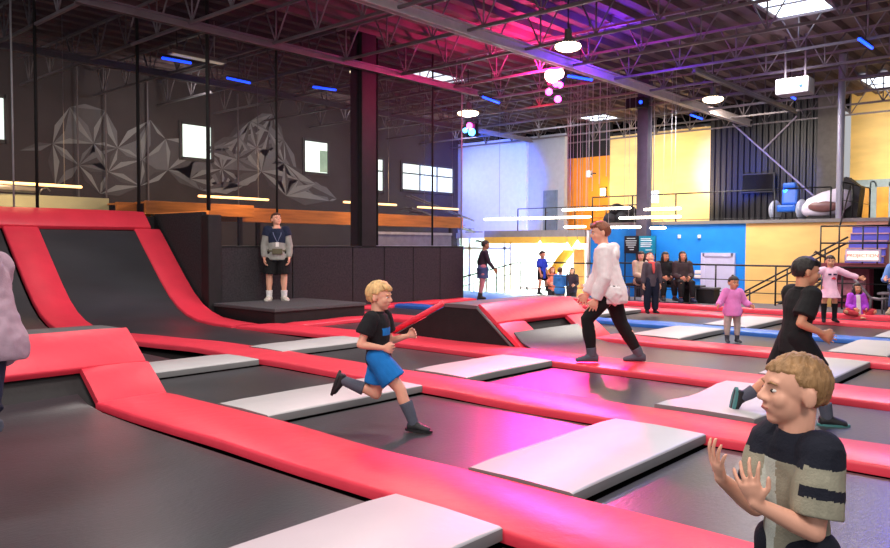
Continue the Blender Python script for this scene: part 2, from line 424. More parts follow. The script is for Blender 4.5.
bed(-2.15, 1.5, 10.9, 12.5, 'black trampoline bed at the picture edge in front of the blue strip')
bed(-12.7, -8.65, 13.2, 15.2, 'far black trampoline bed beside the padded wall behind the blue strip')
bed(-7.8, -5.6, 13.2, 15.2, 'far black trampoline bed right behind the blue strip, before the child looking up')
bed(-4.75, -2.9, 13.2, 15.2, 'far black trampoline bed between blue strip and jumping girl')
bed(-2.1, 1.5, 13.2, 15.2, 'far black trampoline bed at the picture edge behind the blue strip')
bed(-12.0, 1.5, 15.9, 16.82, 'farthest long black trampoline bed along the railing border')
# ramp top rail, ramp side and back
m = MB(); m.pad([(V((-15.25, y, 2.11+nz(y, 2, .5))), V((-14.93, y, 1.77+nz(y, 5, .5)))) for y in [1.0+.25*i for i in range(27)]+[7.72]], .1)
solo('ramp_rail_pad', m, RED, 'long red padded rail along the top of the curved ramp', 'pad')
m = MB(); m.bx(-15.4, -15.25, 1, 7.95, -.1, 2.0)
m.prism([(-15.4, 7.95, -.1), (-15.4, 7.95, 2.05)]+[(x, 7.95, z-.06) for x, z in PROF]+[(-11.5, 7.95, -.1)], (0, .02, 0))
solo('ramp_backing', m, BLACKV, 'black backing that carries the curved ramp', 'ramp')
# the two low ridges
def ridge(x0, y0, y1, label, end, with_bed):
    """truncated wedge; x0 = inner ridge edge, slopes fall to both sides"""
    t = thing('jump_ridge', label, 'obstacle', (x0, y0, 0)); L = y1-y0
    W = .62; h = .55; dl = 1.25; dr = .72
    m = MB(); m.prism([(-W-dl, 0, -.08), (-W, 0, h-.03), (0, 0, h-.03), (dr, 0, -.08)], (0, L, 0)); m.build('core', BLACKV, t)
    m = MB(); m.pad([(V((-W-.02, y, h+.02)), V((.02, y, h+.02))) for y in (-.02, L*.25, L*.5, L*.75, L+.02)], .06); m.build('top_pad', GREYTOP if not with_bed else mat('pink_grey_vinyl', (96, 84, 90), .42, .06), t, 40)
    hs = math.hypot(dr, h)
    def sl(u): return V((dr*u, 0, h*(1-u)+.02))
    def strip(n, u0, u1, ya, yb, rows=6):
        m = MB(); st = []
        for i in range(rows+1):
            y = ya+(yb-ya)*i/rows
            st.append((sl(u0)+V((.03, y, .03)), sl(u1)+V((.03, y, .03))))
        m.pad(st, .07); m.build(n, RED, t, 40)
    if with_bed:
        strip('slope_pad', .0, .46, 0, L)
        strip('side_pad', .47, 1.15, 0, .62, 3)
        strip('side_pad', .47, 1.15, L-.62, L, 3)
        m = MB(); m.tube([(-W-dl-.02, -.0, -.02), (-W-.02, -.0, h+.02)], .045, 8); m.build('edge_pad', RED, t)
        m = MB(); m.tube([(.0, -.02, h-.02), (dr-.02, -.02, -.04)], .02, 8); m.build('edge_trim', GREYTOP, t)
    else:
        strip('slope_pad', .0, .56, 0, L, 10)
        strip('side_pad', .55, 1.12, L-.62, L+.02, 3)
    return t
ridge(-6.88, 8.45, 10.83, 'black ended trapezoid ridge with red padded slope behind the youth in white hoodie', 0, True)
ridge(-7.52, .6, 3.6, 'low ridge with grey top and pink-red padded face at the picture edge', 0, False)
# grey platform
t = thing('platform', 'low dark grey carpeted platform the staff member stands on', 'platform', (-12.25, 9.1, 0))
m = MB(); m.bx(-.95, 1.0, -1.0, 1.15, -.1, .24); m.build('base', BLACKV, t)
m = MB(); m.bx(-.97, 1.03, -1.02, 1.17, .22, .28, .012); m.build('top', mat('grey_carpet', (74, 76, 80), .9, .15, 40, .3, 150), t)
# padded wall along the court, ramp side wall, post, column, nets
t = thing('padded_wall', 'black padded low wall behind the platform and the staff member', 'wall', (-13.3, 8.1, 0))
ys = [.0, 1.9, 3.6, 4.6, 5.6, 6.6, 7.55]
for a, b in zip(ys, ys[1:]):
    m = MB(); m.bx(-.12, .06, a+.01, b-.01, -.1, 1.38, .02); m.build('wall_panel', CARPET, t)
m = MB(); m.bx(-.14, .08, 0, 7.55, 1.375, 1.40, .008); m.build('top_trim', BLACKM, t)
t = thing('ramp_side_wall', 'tall black padded wall closing the end of the curved ramp', 'wall', (-14.2, 8.0, 0))
m = MB(); m.bx(-1.15, .75, .0, .1, -.1, 2.06, .02); m.build('wall_panel', CARPET, t)
m = MB(); m.bx(.72, 1.0, -.02, .28, -.1, 2.0, .03); m.build('corner_post', BLACKV, t)
solo('padded_column', MB().bx(-13.62, -13.2, 11.95, 12.42, 1.38, 6.35, .04), BLACKV, 'black padded square column rising from the low padded wall', 'column')
def net(pts, label, ropes, z0, z1, loc):
    t = thing('safety_net', label, 'net', loc); lx = V(loc)
    m = MB()
    for a, b in zip(pts, pts[1:]):
        a, b = V((*a, 0))-V((lx.x, lx.y, 0)), V((*b, 0))-V((lx.x, lx.y, 0)); n = 6
        for i in range(n):
            p, q = a.lerp(b, i/n), a.lerp(b, (i+1)/n)
            m.raw([p+V((0, 0, z0)), q+V((0, 0, z0)), q+V((0, 0, z1)), p+V((0, 0, z1))], [(0, 1, 2, 3)])
    m.build('net_mesh', NET, t)
    for (x, y, ma, r) in ropes:
        m = MB(); m.cyl((x-lx.x, y-lx.y, z0), (x-lx.x, y-lx.y, z1), r, n=8); m.build('net_rope', ma, t)
    return t
PALE = mat('pale_rope', (150, 150, 156), .6)
def onX(xp, X, y=210): return px(xp, y, X).y
net([(-15.35, 1.0), (-15.35, 8.05), (-14.3, 8.05), (-13.28, 8.05)], 'dark mesh safety net above the curved ramp', [(-15.33, onX(37.5, -15.33), ROPE, .03), (-15.33, onX(14, -15.33), PALE, .018), (-15.33, onX(139, -15.33), ROPE, .035), (-13.3, 8.05, ROPE, .04)], 2.08, 6.28, (-15.35, 4, 0))
net([(-13.3, 8.05), (-13.3, 15.62)], 'dark mesh safety net above the low padded wall', [(-13.29, onX(277, -13.3, 245), ROPE, .025), (-13.29, onX(377, -13.3, 245), ROPE, .025), (-13.29, onX(432, -13.3, 245), ROPE, .025), (-13.29, 15.6, PALE, .02)], 1.41, 6.28, (-13.3, 11, 0))

# ------------------------------------------------------------------ roof steel
def joist(Y, x0=-21.4, x1=4.5, zb=5.52, zt=6.22):
    names = {1: 'joist'}
    t = thing('roof_joist', jl.pop(0), 'joist', ((x0+x1)/2, Y, zb), group='open web roof joists'); h = (x1-x0)/2
    for nm, z in (('bottom_chord', 0), ('top_chord', zt-zb)):
        m = MB(); m.bx(-h, h, -.03, .03, z-.025, z+.025); m.build(nm, STEEL, t)
    x = -h; wm = None
    while x < h-1.2:
        if wm is None:
            m = MB()
            for q in ((-.35, 0, zt-zb), (0, 0, zt-zb), (.45, 0, zt-zb)): m.cyl((0, 0, 0), q, .017, n=6)
            o = m.build('web', STEEL, t); wm = o.data
        else:
            o = bpy.data.objects.new('web', wm); COL.objects.link(o); o.parent = t
        o.location = (x+.6, 0, 0); x += 1.3
words = ['over the front trampolines', 'over the curved ramp', 'over the running blond boy', 'over the grey platform', 'above the trapezoid block', 'in front of the highest round lamp', 'in front of the stage light cluster', 'just past the stage light cluster', 'crossing the largest skylight', 'behind the largest skylight', 'near the gallery edge', 'against the tops of the far walls']
jl = ['pale steel open web roof joist %s' % w for w in words]
for k in range(12): joist(5.69+1.87*k-1.87*0)
def girder(x, y0, y1, label, w=.16, h=.22, z=5.42, ma=STEEL):
    m = MB(); m.bx(x-w/2, x+w/2, y0, y1, z, z+.03); m.bx(x-w/2, x+w/2, y0, y1, z+h-.03, z+h); m.bx(x-.02, x+.02, y0, y1, z, z+h)
    solo('roof_girder', m, ma, label, 'girder')
girder(-9.5, 6.5, 26, 'long pale steel girder sloping past the pink stage lights', ma=mat('white_steel', (196, 186, 190), .5, .08))
girder(-7.5, 17.0, 24.2, 'shorter steel girder above the round lamp before the dark corrugated wall', .1, .12, 5.4)
girder(-13.1, 5.5, 16, 'steel girder running above the safety net and its column', .12, .16, 5.42)
girder(-17.3, 5.5, 24.5, 'dim steel girder beyond the safety net', .12, .16, 5.42)
# skylights
SKY = mat('skylight_pane', (240, 248, 255), .4, .02, emit=(225, 240, 255), es=3.2)
def skylight(x0, x1, y0, y1, label, z=6.24):
    t = thing('skylight', label, 'skylight', ((x0+x1)/2, (y0+y1)/2, z), group='roof skylights'); a, b = (x1-x0)/2, (y1-y0)/2
    m = MB(); m.bx(-a, a, -b, b, .03, .05); m.build('pane', SKY, t)
    m = MB()
    for s in (-1, 1): m.bx(-a-.05, a+.05, s*b-.04, s*b+.04, 0, .12); m.bx(s*a-.04, s*a+.04, -b, b, 0, .12)
    m.bx(-a, a, -.02, .02, 0, .04); m.build('frame', STEEL, t)
skylight(-5.65, -4.5, 15.1, 17.0, 'largest bright skylight cut off by the top of the picture')
skylight(-15.5, -14.5, 15.4, 17.3, 'bright skylight seen through the net near the white wall')
skylight(-15.6, -14.4, 25.0, 26.2, 'small skylight in front of the orange and yellow upper walls')
skylight(-5.9, -4.6, 24.6, 26.8, 'skylight above the plywood wall by the grey pole')
# lamps
LAMP = mat('lamp_glow', (255, 240, 210), .4, .02, emit=(255, 232, 190), es=9)
def highbay(p, label, r=.24):
    t = thing('high_bay_lamp', label, 'lamp', p, group='round high bay lamps')
    m = MB(); m.loft([((0, 0, .02), (r*.96, 0, 0), (0, r*.96, 0)), ((0, 0, .06), (r*.7, 0, 0), (0, r*.7, 0)), ((0, 0, .12), (r*.3, 0, 0), (0, r*.3, 0)), ((0, 0, .3), (.06, 0, 0), (0, .06, 0))], 24, True); m.build('shade', mat('lamp_shade_grey', (90, 86, 84), .5), t, 40)
    m = MB(); m.ell((0, 0, -.01), (r, r, .09)); m.build('diffuser', LAMP, t)
    m = MB(); m.cyl((0, 0, .3), (0, 0, 6.3-p[2]), .012, n=6); m.build('cord', BLACKM, t)
    l = bpy.data.lights.new('lamp_light', 'SPOT'); l.energy = 260; l.color = lin((255, 236, 205)); l.spot_size = R(150); l.spot_blend = .6; l.shadow_soft_size = .25
    lo = bpy.data.objects.new('lamp_light', l); COL.objects.link(lo); lo.parent = t; lo.location = (0, 0, -.14)
highbay(pz(568, 46, 5.1), 'round warm lamp directly above the pink stage lights')
highbay(pz(468, 113, 5.1), 'round warm lamp above the blue stage lights by the white wall', .3)
highbay(pz(713, 99, 5.1), 'round warm lamp before the dark corrugated wall', .25)
highbay(V((-13.6, 12.2, 5.5)), 'round lamp half hidden behind the black padded column', .2)
# LED tubes of blue light in the roof
BLED = mat('blue_led', (40, 80, 255), .4, .02, emit=(20, 60, 255), es=6)
bl = ['blue light bar beside the pale fluorescent fitting behind the net', 'blue light bar beyond the net above the mural', 'blue light bar in front of the black column', 'blue light bar over the bright lamp by the white wall', 'blue light bar to the side of the pink stage lights', 'blue light bar above the yellow gallery wall', 'blue light bar under the hanging grey box', 'blue light bar highest up near the picture edge']
for (a, b, c, d), lb in zip([(162, 58, 191, 63), (227, 78, 250, 83), (313, 87, 336, 90), (483, 97, 499, 103), (568, 76, 592, 80), (691, 115, 702, 119), (785, 92, 795, 99), (859, 39, 872, 48)], bl):
    A, B = pz(a, b, 5.4), pz(c, d, 5.4)
    t = thing('light_bar', lb, 'light', (A+B)/2, group='blue light bars'); h = (B-A)/2
    m = MB(); m.cyl(-h, h, .028, n=8); m.build('tube', BLED, t)
    m = MB(); m.box((0, 0, .05), (.05, (B-A).length, .04)); m.cyl((0, 0, .05), (0, 0, .95), .008, n=6); m.build('housing', BLACKM, t)
t = thing('fluorescent_fitting', 'pale fluorescent strip fitting beyond the net near the blue light bars', 'light', pz(198, 57, 5.5))
m = MB(); m.box((0, 0, 0), (.22, 1.3, .08)); m.cyl((0, .4, 0), (0, .4, .86), .01, n=6); m.build('housing', mat('fitting_white', (180, 172, 165), .5), t)
m = MB(); m.box((0, 0, -.045), (.16, 1.2, .02)); m.build('diffuser', mat('fitting_glow', (230, 220, 205), .5, emit=(230, 215, 195), es=.5), t)
# stage lights
def glow(name, c, es): return mat(name, c, .3, .02, emit=c, es=es)
def stage(p, label, leds, size):
    t = thing('stage_light', label, 'light', p)
    m = MB(); m.box((0, .12, 0), (size, .18, size*1.1), None, .03); m.build('housing', BLACKM, t)
    m = MB(); m.tube([(-size*.6, .1, 0), (-size*.6, .1, size*.8), (size*.6, .1, size*.8), (size*.6, .1, 0)], .02, 6); m.cyl((0, .1, size*.8), (0, .1, 6.34-p[2]), .02, n=6); m.build('yoke', BLACKM, t)
    rz = Matrix.Rotation(YAW, 3, 'Z')
    for (dx, dz, r, ma) in leds:
        m = MB(); m.ell(rz @ V((dx, -.06, dz)), (r, r, r)); m.build('lens', ma, t)
    return t
PINKG = glow('pink_glow', (255, 60, 200), 14); HOT = glow('hot_glow', (255, 200, 190), 16); BLUG = glow('blue_glow', (60, 160, 255), 14)
pp = py(553, 76, 15.2)
stage(pp, 'brightest pink stage light cluster hanging under the long girder', [(-.03, .0, .17, HOT), (.12, .04, .13, HOT), (.06, -.2, .07, PINKG), (.16, -.22, .07, PINKG), (-.1, -.38, .08, PINKG), (.11, -.55, .08, PINKG)], .4)
p2 = py(470, 130, 19.5)
stage(p2, 'pink and blue stage light hanging before the white wall', [(-.02, .13, .1, PINKG), (-.16, -.02, .08, BLUG), (.06, -.08, .12, BLUG)], .4)
def light(kind, p, e, c, size=.2, tgt=None, spot=60, name='stage_beam', blend=.5):
    l = bpy.data.lights.new(name, kind); l.energy = e; l.color = lin(c)
    if kind == 'AREA': l.size = size; l.shape = 'DISK'
    else: l.shadow_soft_size = size
    if kind == 'SPOT': l.spot_size = R(spot); l.spot_blend = blend
    o = bpy.data.objects.new(name, l); COL.objects.link(o); o.location = p
    d = (V(tgt)-V(p)) if tgt is not None else V((0, 0, -1))
    o.rotation_euler = d.to_track_quat('-Z', 'Y').to_euler()
    return o
light('POINT', pp+V((-.3, -.6, .15)), 520, (255, 30, 120), .2)  # pink light added to redden the roof, stands in for lens glow
light('POINT', pp+V((1.6, .2, .3)), 160, (110, 40, 255), .2)
light('SPOT', p2+V((.1, .45, -.2)), 3600, (40, 95, 255), .2, (-20., 25, 3.6), 60)
# ------------------------------------------------------------------ general light: unseen area lights for the roof lamp rows, ambient world fill
for (x, y, e) in [(-1.5, 2.5, 120), (-6, 3, 140), (-3, 8, 175), (-8.5, 8, 165), (-12, 6, 85), (-3, 13.5, 210), (-8.5, 13.5, 190), (-6, 18, 230)]:
    light('AREA', (x, y, 5.3), e, (255, 246, 238), 1.4, name='roof_fill')
light('AREA', (-18.6, 27.2, 1.9), 1100, (250, 255, 250), 3, name='room_light')
light('AREA', (-15.6, 26.0, 1.85), 1000, (250, 250, 240), 1.5, name='room_light')
light('SPOT', (-12, 23, 3.2), 750, (255, 214, 150), .3, (-13, 26.3, 4.2), 100, name='wall_fill')  # added spot brightening the yellow wall, no fixture here
light('SPOT', (-4.2, 24, 3.2), 700, (255, 220, 160), .3, (-4.5, 27.6, 4.3), 100, name='wall_fill')  # added spot brightening the plywood wall, no fixture here
light('SPOT', (-9.6, 22.5, 3.0), 1500, (40, 90, 255), .2, (-10.2, 26.3, 4.), 40)
light('SPOT', (-7.2, 22.5, 3.0), 2000, (40, 90, 255), .2, (-8.2, 26.3, 3.7), 34)
light('SPOT', (-2, 14, 5.2), 900, (70, 60, 255), .2, (-.8, 5.5, 0), 44)
light('SPOT', (-3.5, 20.6, 3.6), 90, (255, 60, 200), .2, (-4.5, 21, 1.8), 70)
w = bpy.data.worlds.new('world'); SC.world = w; w.use_nodes = True
w.node_tree.nodes['Background'].inputs['Color'].default_value = (.93, .95, 1, 1)
w.node_tree.nodes['Background'].inputs['Strength'].default_value = .5  # even ambient fill in place of the unseen rest of the hall
SC.view_settings.view_transform = 'Standard'; SC.view_settings.look = 'None'; SC.view_settings.gamma = 1; SC.view_settings.exposure = 0

light('SPOT', pp+V((.1, -.2, -.3)), 5000, (255, 0, 130), .12, (-3.6, 4.6, 0), 20, blend=.9)
light('SPOT', pp+V((.1, -.2, -.3)), 3200, (255, 0, 140), .12, (-4.2, 7.0, 0), 22, blend=.9)
light('SPOT', pp+V((.0, -.2, -.3)), 2200, (255, 0, 100), .12, (-5.2, 9.3, 0), 24, blend=.9)
for y in (6, 11, 16): light('AREA', (-16.2, y, 3.6), 115, (255, 206, 150), .8, (-17.5, y, 2.3), name='canopy_fill')  # warm fill added to brighten the timber, boosts the tube lamps
for y in (5, 11, 17, 22): light('AREA', (-18.5, y, 5.6), 60, (255, 246, 240), 1., (-21.5, y, 3.5), name='hall_fill')  # unseen fill added to brighten the mural wall
light('AREA', (-14.5, 21., 5.0), 250, (240, 240, 245), 1.2, (-15.5, 24.0, .5), name='roof_fill')  # added fill tilted at the yellow fascia and glazed front
light('AREA', (-9, 22.5, 5.4), 200, (255, 240, 220), 1.2, (-9, 24, 1), name='roof_fill')  # added fill for the far gallery side
light('AREA', (-8.5, 19.4, 5.0), 260, (255, 250, 245), 1.2, (-8.5, 21, 0), name='roof_fill')  # added fill in front of the blue wall
for (x, y, e) in [(2.5, -1.2, 190), (-3.2, -1.0, 150)]: light('AREA', (x, y, 5.2), e, (255, 246, 238), 1.6, (x-2.4, y+3.5, .5), name='roof_fill')  # unseen fill added behind the camera for surfaces facing it
light('AREA', (-19.6, 25.6, 1.7), 420, (250, 255, 250), .8, (-19.6, 28, -.2), name='room_light')  # added light turned on the cabinet fronts
light('AREA', (-22.5, 27, 1.9), 420, (250, 255, 250), 2, name='room_light')
# ------------------------------------------------------------------ beyond the net: timber canopies, counter, tubes, stairs
WARM = mat('warm_tube', (255, 210, 150), .4, .02, emit=(255, 196, 120), es=7)
COOL = mat('white_tube', (255, 245, 230), .4, .02, emit=(255, 240, 215), es=7)
def tubelamp(A, B, label, ma, group, zc=None, r=.03, cords=True):
    A, B = V(A), V(B); c = (A+B)/2; h = (B-A)/2
    t = thing('tube_lamp', label, 'lamp', c, group=group)
    m = MB(); m.tube([-h, h], r, 10, round_ends=True); m.build('tube', ma, t)
    if cords:
        for q in (-.7, .7):
            m = MB(); m.cyl(h*q, h*q+V((0, 0, (zc or 6.3)-c.z)), .006, n=5); m.build('cord', PALE, t)
for (a, b, c, d), lb in zip([(-40, 180, 81, 187), (199, 196, 268, 199.5), (344, 202, 396, 205.5), (418, 207, 458, 210)],
        ['warm tube lamp beyond the net above the pale counter sign', 'warm tube lamp beyond the net over the staff member and timber canopy', 'warm tube lamp beyond the net passing behind the black column', 'warm tube lamp beyond the net near the white wall']):
    A, B = px(a, b, -17.), px(c, d, -17.); B.z = A.z; tubelamp(A, B, lb, WARM, 'warm tube lamps beyond the net')
def canopy(x, y0, y1, z0, z1, label, d=.5):
    t = thing('timber_canopy', label, 'canopy', (x, (y0+y1)/2, z0)); h = (y1-y0)/2
    m = MB(); m.bx(-.05, .05, -h, h, 0, z1-z0, .01); m.build('fascia', WOOD, t)
    m = MB(); m.bx(-d, -.05, -h, h, z1-z0-.06, z1-z0-.02); m.build('roof', WOOD, t)
    for s in (-1, -.33, .33, 1):
        m = MB(); m.bx(-d, -d+.1, s*(h-.1)-.05, s*(h-.1)+.05, -z0-.95, z1-z0-.06); m.build('post', BLACKM, t)
A, B = px(200, 213, -17.5), px(462, 232, -17.5)
canopy(-17.5, 8.2, B.y, 2.02, 2.4, 'long orange timber canopy beyond the net behind the staff member')
canopy(-16.9, px(145, 205, -16.9).y, px(253, 213, -16.9).y, 2.12, 2.43, 'shorter bright timber canopy beside the end of the curved ramp')
t = thing('counter_sign', 'pale unlettered counter sign box beyond the net over the ramp rail', 'sign', (-18, 6.6, 2.0))
m = MB(); m.bx(-.15, .05, -2.2, 1.64, .2, .5, .01); m.build('panel', mat('pale_lime', (205, 215, 190), .5, .1, 1.5), t)
m = MB(); m.bx(-.1, 0, -2, 1.5, -2.95, .2); m.build('counter_front', mat('grey_counter', (90, 92, 96), .6), t)
t = thing('espresso_machine', 'silver machine on the counter sign under the warm tube lamp', 'machine', (-17.95, 5.1+1.2, 2.52))
m = MB(); m.bx(-.12, .12, -.5, .35, .02, .16, .04); m.build('body', mat('brushed_metal', (170, 172, 178), .3, metal=.8), t)
m = MB(); m.tube([(0, .38, .0), (0, .45, .12), (0, .55, .15), (0, .62, .08)], .02, 8); m.build('spout', mat('brushed_metal', (170, 172, 178)), t)
t = thing('low_partition', 'pale lavender partition panel beyond the net near the white wall', 'partition', (-17, px(410, 240, -17).y, -.95))
a = px(368, 240, -17).y; b = px(453, 240, -17).y; m = MB(); m.bx(-.05, .05, -(b-a)/2, (b-a)/2, 0, 2.7, .01); m.build('panel', mat('lavender_grey', (140, 140, 168), .7), t)
m = MB(); m.bx(-.08, .08, -(b-a)/2, (b-a)/2, 2.7, 2.78); m.build('cap', mat('pale_cap', (190, 190, 200)), t)
t = thing('metal_staircase', 'pale metal staircase rising past the last window beyond the net', 'staircase', (-20, 22, -.95))
for i, dx in enumerate((0, .9)):
    a, b = px(405+i*6, 208, -20+dx*.6), px(474, 232, -20+dx*.6); m = MB(); m.tube([a-V((-20, 22, -.95)), b-V((-20, 22, -.95))], .05, 8); m.build('stringer', STEEL, t)
    a.z += .45; b.z += .45; m = MB(); m.tube([a-V((-20, 22, -.95)), b-V((-20, 22, -.95))], .03, 8); m.build('handrail', STEEL, t)
a, b = px(408, 209, -19.7), px(474, 232, -19.7)
for k in range(8):
    q = a.lerp(b, k/7)-V((-20, 22, -.95)); m = MB(); m.box(q, (.7, .26, .04)); m.build('tread', STEEL, t)
# thin pipes on the mural wall
for (xx, lb) in [(76, 'pipe running up the mural wall before the large star pattern'), (104, 'pipe on the mural wall between the first rope and the second rope'), (146, 'pipe on the mural wall just beyond the second net rope'), (236, 'pipe on the mural wall between the two big windows'), (349, 'pipe on the mural wall just before the black column')]:
    p = px(xx, 150, XW); m = MB(); m.cyl((XW+.12, p.y, 1.0), (XW+.12, p.y, 6.25), .025, n=8)
    solo('wall_pipe', m, STEEL, 'thin grey '+lb, 'pipe')

# ------------------------------------------------------------------ glazed front and cafe
m = MB()
t = thing('glazed_front', 'white framed glazed front under the blue-lit white wall', 'shopfront', (-20, 24.95, -.95))
for xx in (459, 470, 487, 505, 511):
    q = py(xx, 260, 24.95); m = MB(); m.bx(q.x+20-.05, q.x+20+.05, -.05, .05, 0, 2.67); m.build('mullion', FROST, t)
m = MB(); m.bx(-1.5, 1.4, -.05, .05, 2.2, 2.3); m.bx(-1.5, 1.4, -.05, .05, .0, .12); m.build('rail', FROST, t)
m = MB(); m.bx(-1.5, 1.4, -.01, .01, .1, 2.65); m.build('glass', GLASS, t)
TEAL = mat('pale_teal', (226, 238, 234), .6, .05)
def cab(p, w, d, h, label, ma):
    t = thing('storage_cabinet', label, 'cabinet', p)
    m = MB(); m.bx(-w/2, w/2, -d/2, d/2, 0, h, .015); m.build('body', ma, t)
    for s in (-1, 1):
        m = MB(); m.bx(s*w/4-w/4+.02, s*w/4+w/4-.02, -d/2-.03, -d/2, .08, h-.06, .008); o = m.build('door', ma, t)
        m = MB(); m.bx(s*.06-.015, s*.06+.015, -d/2-.06, -d/2-.03, h*.5-.1, h*.5+.1); m.build('handle', STEEL, o)
cab(py(468, 290, 27.5)*1+V((0, 0, 0)), .9, .5, 1.6, 'white cabinet inside the glazed front beside the padded wall', FROST)
cab(V((-19.3, 27.8, -.93)), 1.0, .5, 1.9, 'pale teal cabinet inside the glazed front behind the denim-skirted girl', TEAL)
cab(V((-16.9, 27.8, -.93)), 1.3, .5, 2.0, 'pale teal cabinet behind the boy in the blue shirt', TEAL)
for o in COL.objects:
    if o.name.startswith('storage_cabinet') and o.parent is None: o.location.z = -.93
def chair(p, rz, label, ma):
    t = thing('cafe_chair', label, 'chair', p, rz, 'white cafe chairs')
    m = MB(); m.bx(-.2, .2, -.2, .2, .43, .47, .015); m.build('seat', ma, t)
    m = MB()
    m.bx(-.2, .2, .18, .21, .78, .86, .01); m.build('backrest', ma, t)
    for sx in (-1, 1):
        m = MB(); m.cyl((sx*.18, .19, .45), (sx*.18, .2, .86), .018, n=8); m.build('back_post', ma, t)
        for sy in (-1, 1): m = MB(); m.cyl((sx*.18, sy*.18, 0), (sx*.17, sy*.17, .45), .018, n=8); m.build('leg', ma, t)
    return t
CH = mat('chair_white', (232, 232, 230), .5, .03)
for k, lb in enumerate(['white chair standing next to the low stair rail', 'white chair between two other chairs by the stair rail', 'white chair standing nearest the boy in the blue shirt']):
    q = py(521+k*9, 280, 22.3); chair((q.x, 22.3, -.93), .3*k, lb, CH)
t = thing('cafe_counter', 'long white topped counter behind the boy in the blue shirt', 'counter', (-12.9, 23.2, -.93)); 
m = MB(); m.bx(-1.05, 1.6, -.35, .35, .93, 1.0, .015); m.build('counter_top', CH, t)
m = MB(); m.bx(-1.0, 1.5, -.25, .25, 0, .93); m.build('body', mat('counter_grey', (120, 122, 124), .6), t)
t = thing('spiral_slide', 'yellow tube slide curving down inside the bright room', 'slide', (-14.5, 24.4, -.9))
pts = [py(571, 243, 24.4), py(568, 252, 24.4), py(561, 260, 24.3), py(556, 268, 24.2), py(548, 276, 24.1)]
m = MB(); m.tube([p-V((-14.5, 24.4, -.9)) for p in pts], [.2, .2, .2, .19, .19], 14); m.build('chute', mat('slide_yellow', (250, 205, 70), .4), t)
m = MB(); m.cyl((pts[2].x+14.5, .0, 0), (pts[2].x+14.5, -.1, pts[2].z+.8), .04); m.build('support', STEEL, t)
m = MB(); q = py(580, 270, 26.); m.bx(q.x-.25, q.x+.25, 25.9, 26.0, -.93, 1.3); struct('door_1', m, mat('door_orange', (226, 150, 84), .6))
m = MB(); m.bx(-13.0, -12.6, 23.7, 24.0, -.95, 1.5); struct('wall_cafe_pier', m, GREYW)
CONE = mat('pendant_shade', (245, 235, 235), .5, .03, emit=(255, 240, 230), es=1.2)
for (xx, yy), lb in zip([(540, 245), (567, 246.5), (577.5, 244.5)], ['white cone pendant lamp above the boy in the blue shirt', 'pinkish cone pendant lamp, the lower of the close pair', 'white cone pendant lamp, nearest the youth in the hoodie']):
    p = py(xx, yy, 23.0); t = thing('pendant_lamp', lb, 'lamp', p, group='cone pendant lamps')
    m = MB(); m.loft([((0, 0, -.13), (.22, 0, 0), (0, .22, 0)), ((0, 0, .0), (.12, 0, 0), (0, .12, 0)), ((0, 0, .16), (.02, 0, 0), (0, .02, 0))], 20); m.build('lamp_shade', CONE, t)
    m = MB(); m.cyl((0, 0, .15), (0, 0, .9), .008, n=6); m.build('cord', PALE, t)
sg = ['widest white tube lamp in front of the white wall', 'short white tube lamp, topmost above the wide one', 'white tube lamp above the brown hair of the youth', 'white tube lamp crossing the dark gallery column', 'short white tube lamp above the one crossing the column', 'white tube lamp just behind the face of the youth', 'white tube lamp below the heap on the gallery', 'stubby white tube lamp below the square lit panel']
for (x0, x1, y), lb in zip([(485, 590, 219.5), (563, 592, 210), (594, 630, 209), (620, 680, 218), (645, 680, 209.5), (565, 585, 227), (603, 640, 227.5), (651, 665, 228)], sg):
    A, B = py(x0, y, 20), py(x1, y, 20); B.z = A.z; tubelamp(A, B, lb, COOL, 'white tube lamps over the cafe', r=.036)
# long bright cords lit by the stage lights
for k, (xx, z0) in enumerate([(570, 2.5), (577, 2.45), (580, 2.5), (586, 2.5), (592, 3.0), (599, 3.2), (606, 3.4)]):
    p = py(xx, 200, 19.4); m = MB(); m.cyl((p.x, 19.4, z0), (p.x, 19.4, 6.3), .010, n=6)
    solo('hanging_cable', m, mat('grey_cord', (170, 165, 175), .6), 'thin hanging cord, %s from the grey wall, before the orange wall' % ['first', 'second', 'third', 'fourth', 'fifth', 'sixth', 'seventh'][k], 'cord', 'hanging cords lit by stage light')
light('SPOT', (-12.4, 18.0, 5.8), 260, (255, 20, 70), .1, (-13.4, 19.4, 4.8), 60)
light('SPOT', (-11.6, 18.2, 3.2), 160, (70, 40, 255), .1, (-13.0, 19.4, 3.6), 60)

# ------------------------------------------------------------------ railings, stairs
def railing(p0, p1, label, h=.95, n=6, rails=(1., .62, .3), r=.022, name='railing', post_r=.022):
    p0, p1 = V(p0), V(p1); t = thing(name, label, 'railing', p0); d = p1-p0
    for i, q in enumerate(rails):
        m = MB(); m.tube([(0, 0, h*q), d+V((0, 0, h*q))], r if i == 0 else r*.5, 8); m.build('rail', BLACKM, t)
    for i in range(n+1):
        m = MB(); m.cyl(d*(i/n), d*(i/n)+V((0, 0, h)), post_r, n=8); m.build('post', BLACKM, t)
    return t
q = py(527, 259, 18.9)
railing((-10.6, 18.9, 0), (-3.3, 18.9, 0), 'black railing behind the seated women and the girls in pink', .95, 5)
railing((q.x, 18.9, -.1), (-10.65, 18.9, -.1), 'black railing behind the boy in the blue shirt', 1.02, 2)
m = MB(); m.bx(-15.6, -10.6, 18.3, 19.1, -.95, -.1); struct('floor_step', m, mat('grey_rubber', (88, 84, 90)))
t = railing((-16.3, 18.7, -.75), (q.x-.1, 18.7, -.12), 'black stair railing sloping down beside the glazed front', 1.05, 3, (1., .72))
railing((-12.5, 21.0, 2.13), (-5.6, 21.0, 2.13), 'black gallery railing above the blue wall', .8, 5, (1., .06), .018)
railing((-17.8, 24.3, 2.0), (-12.6, 24.3, 2.0), 'black gallery railing below the orange wall', .85, 4, (1., .5), .018)
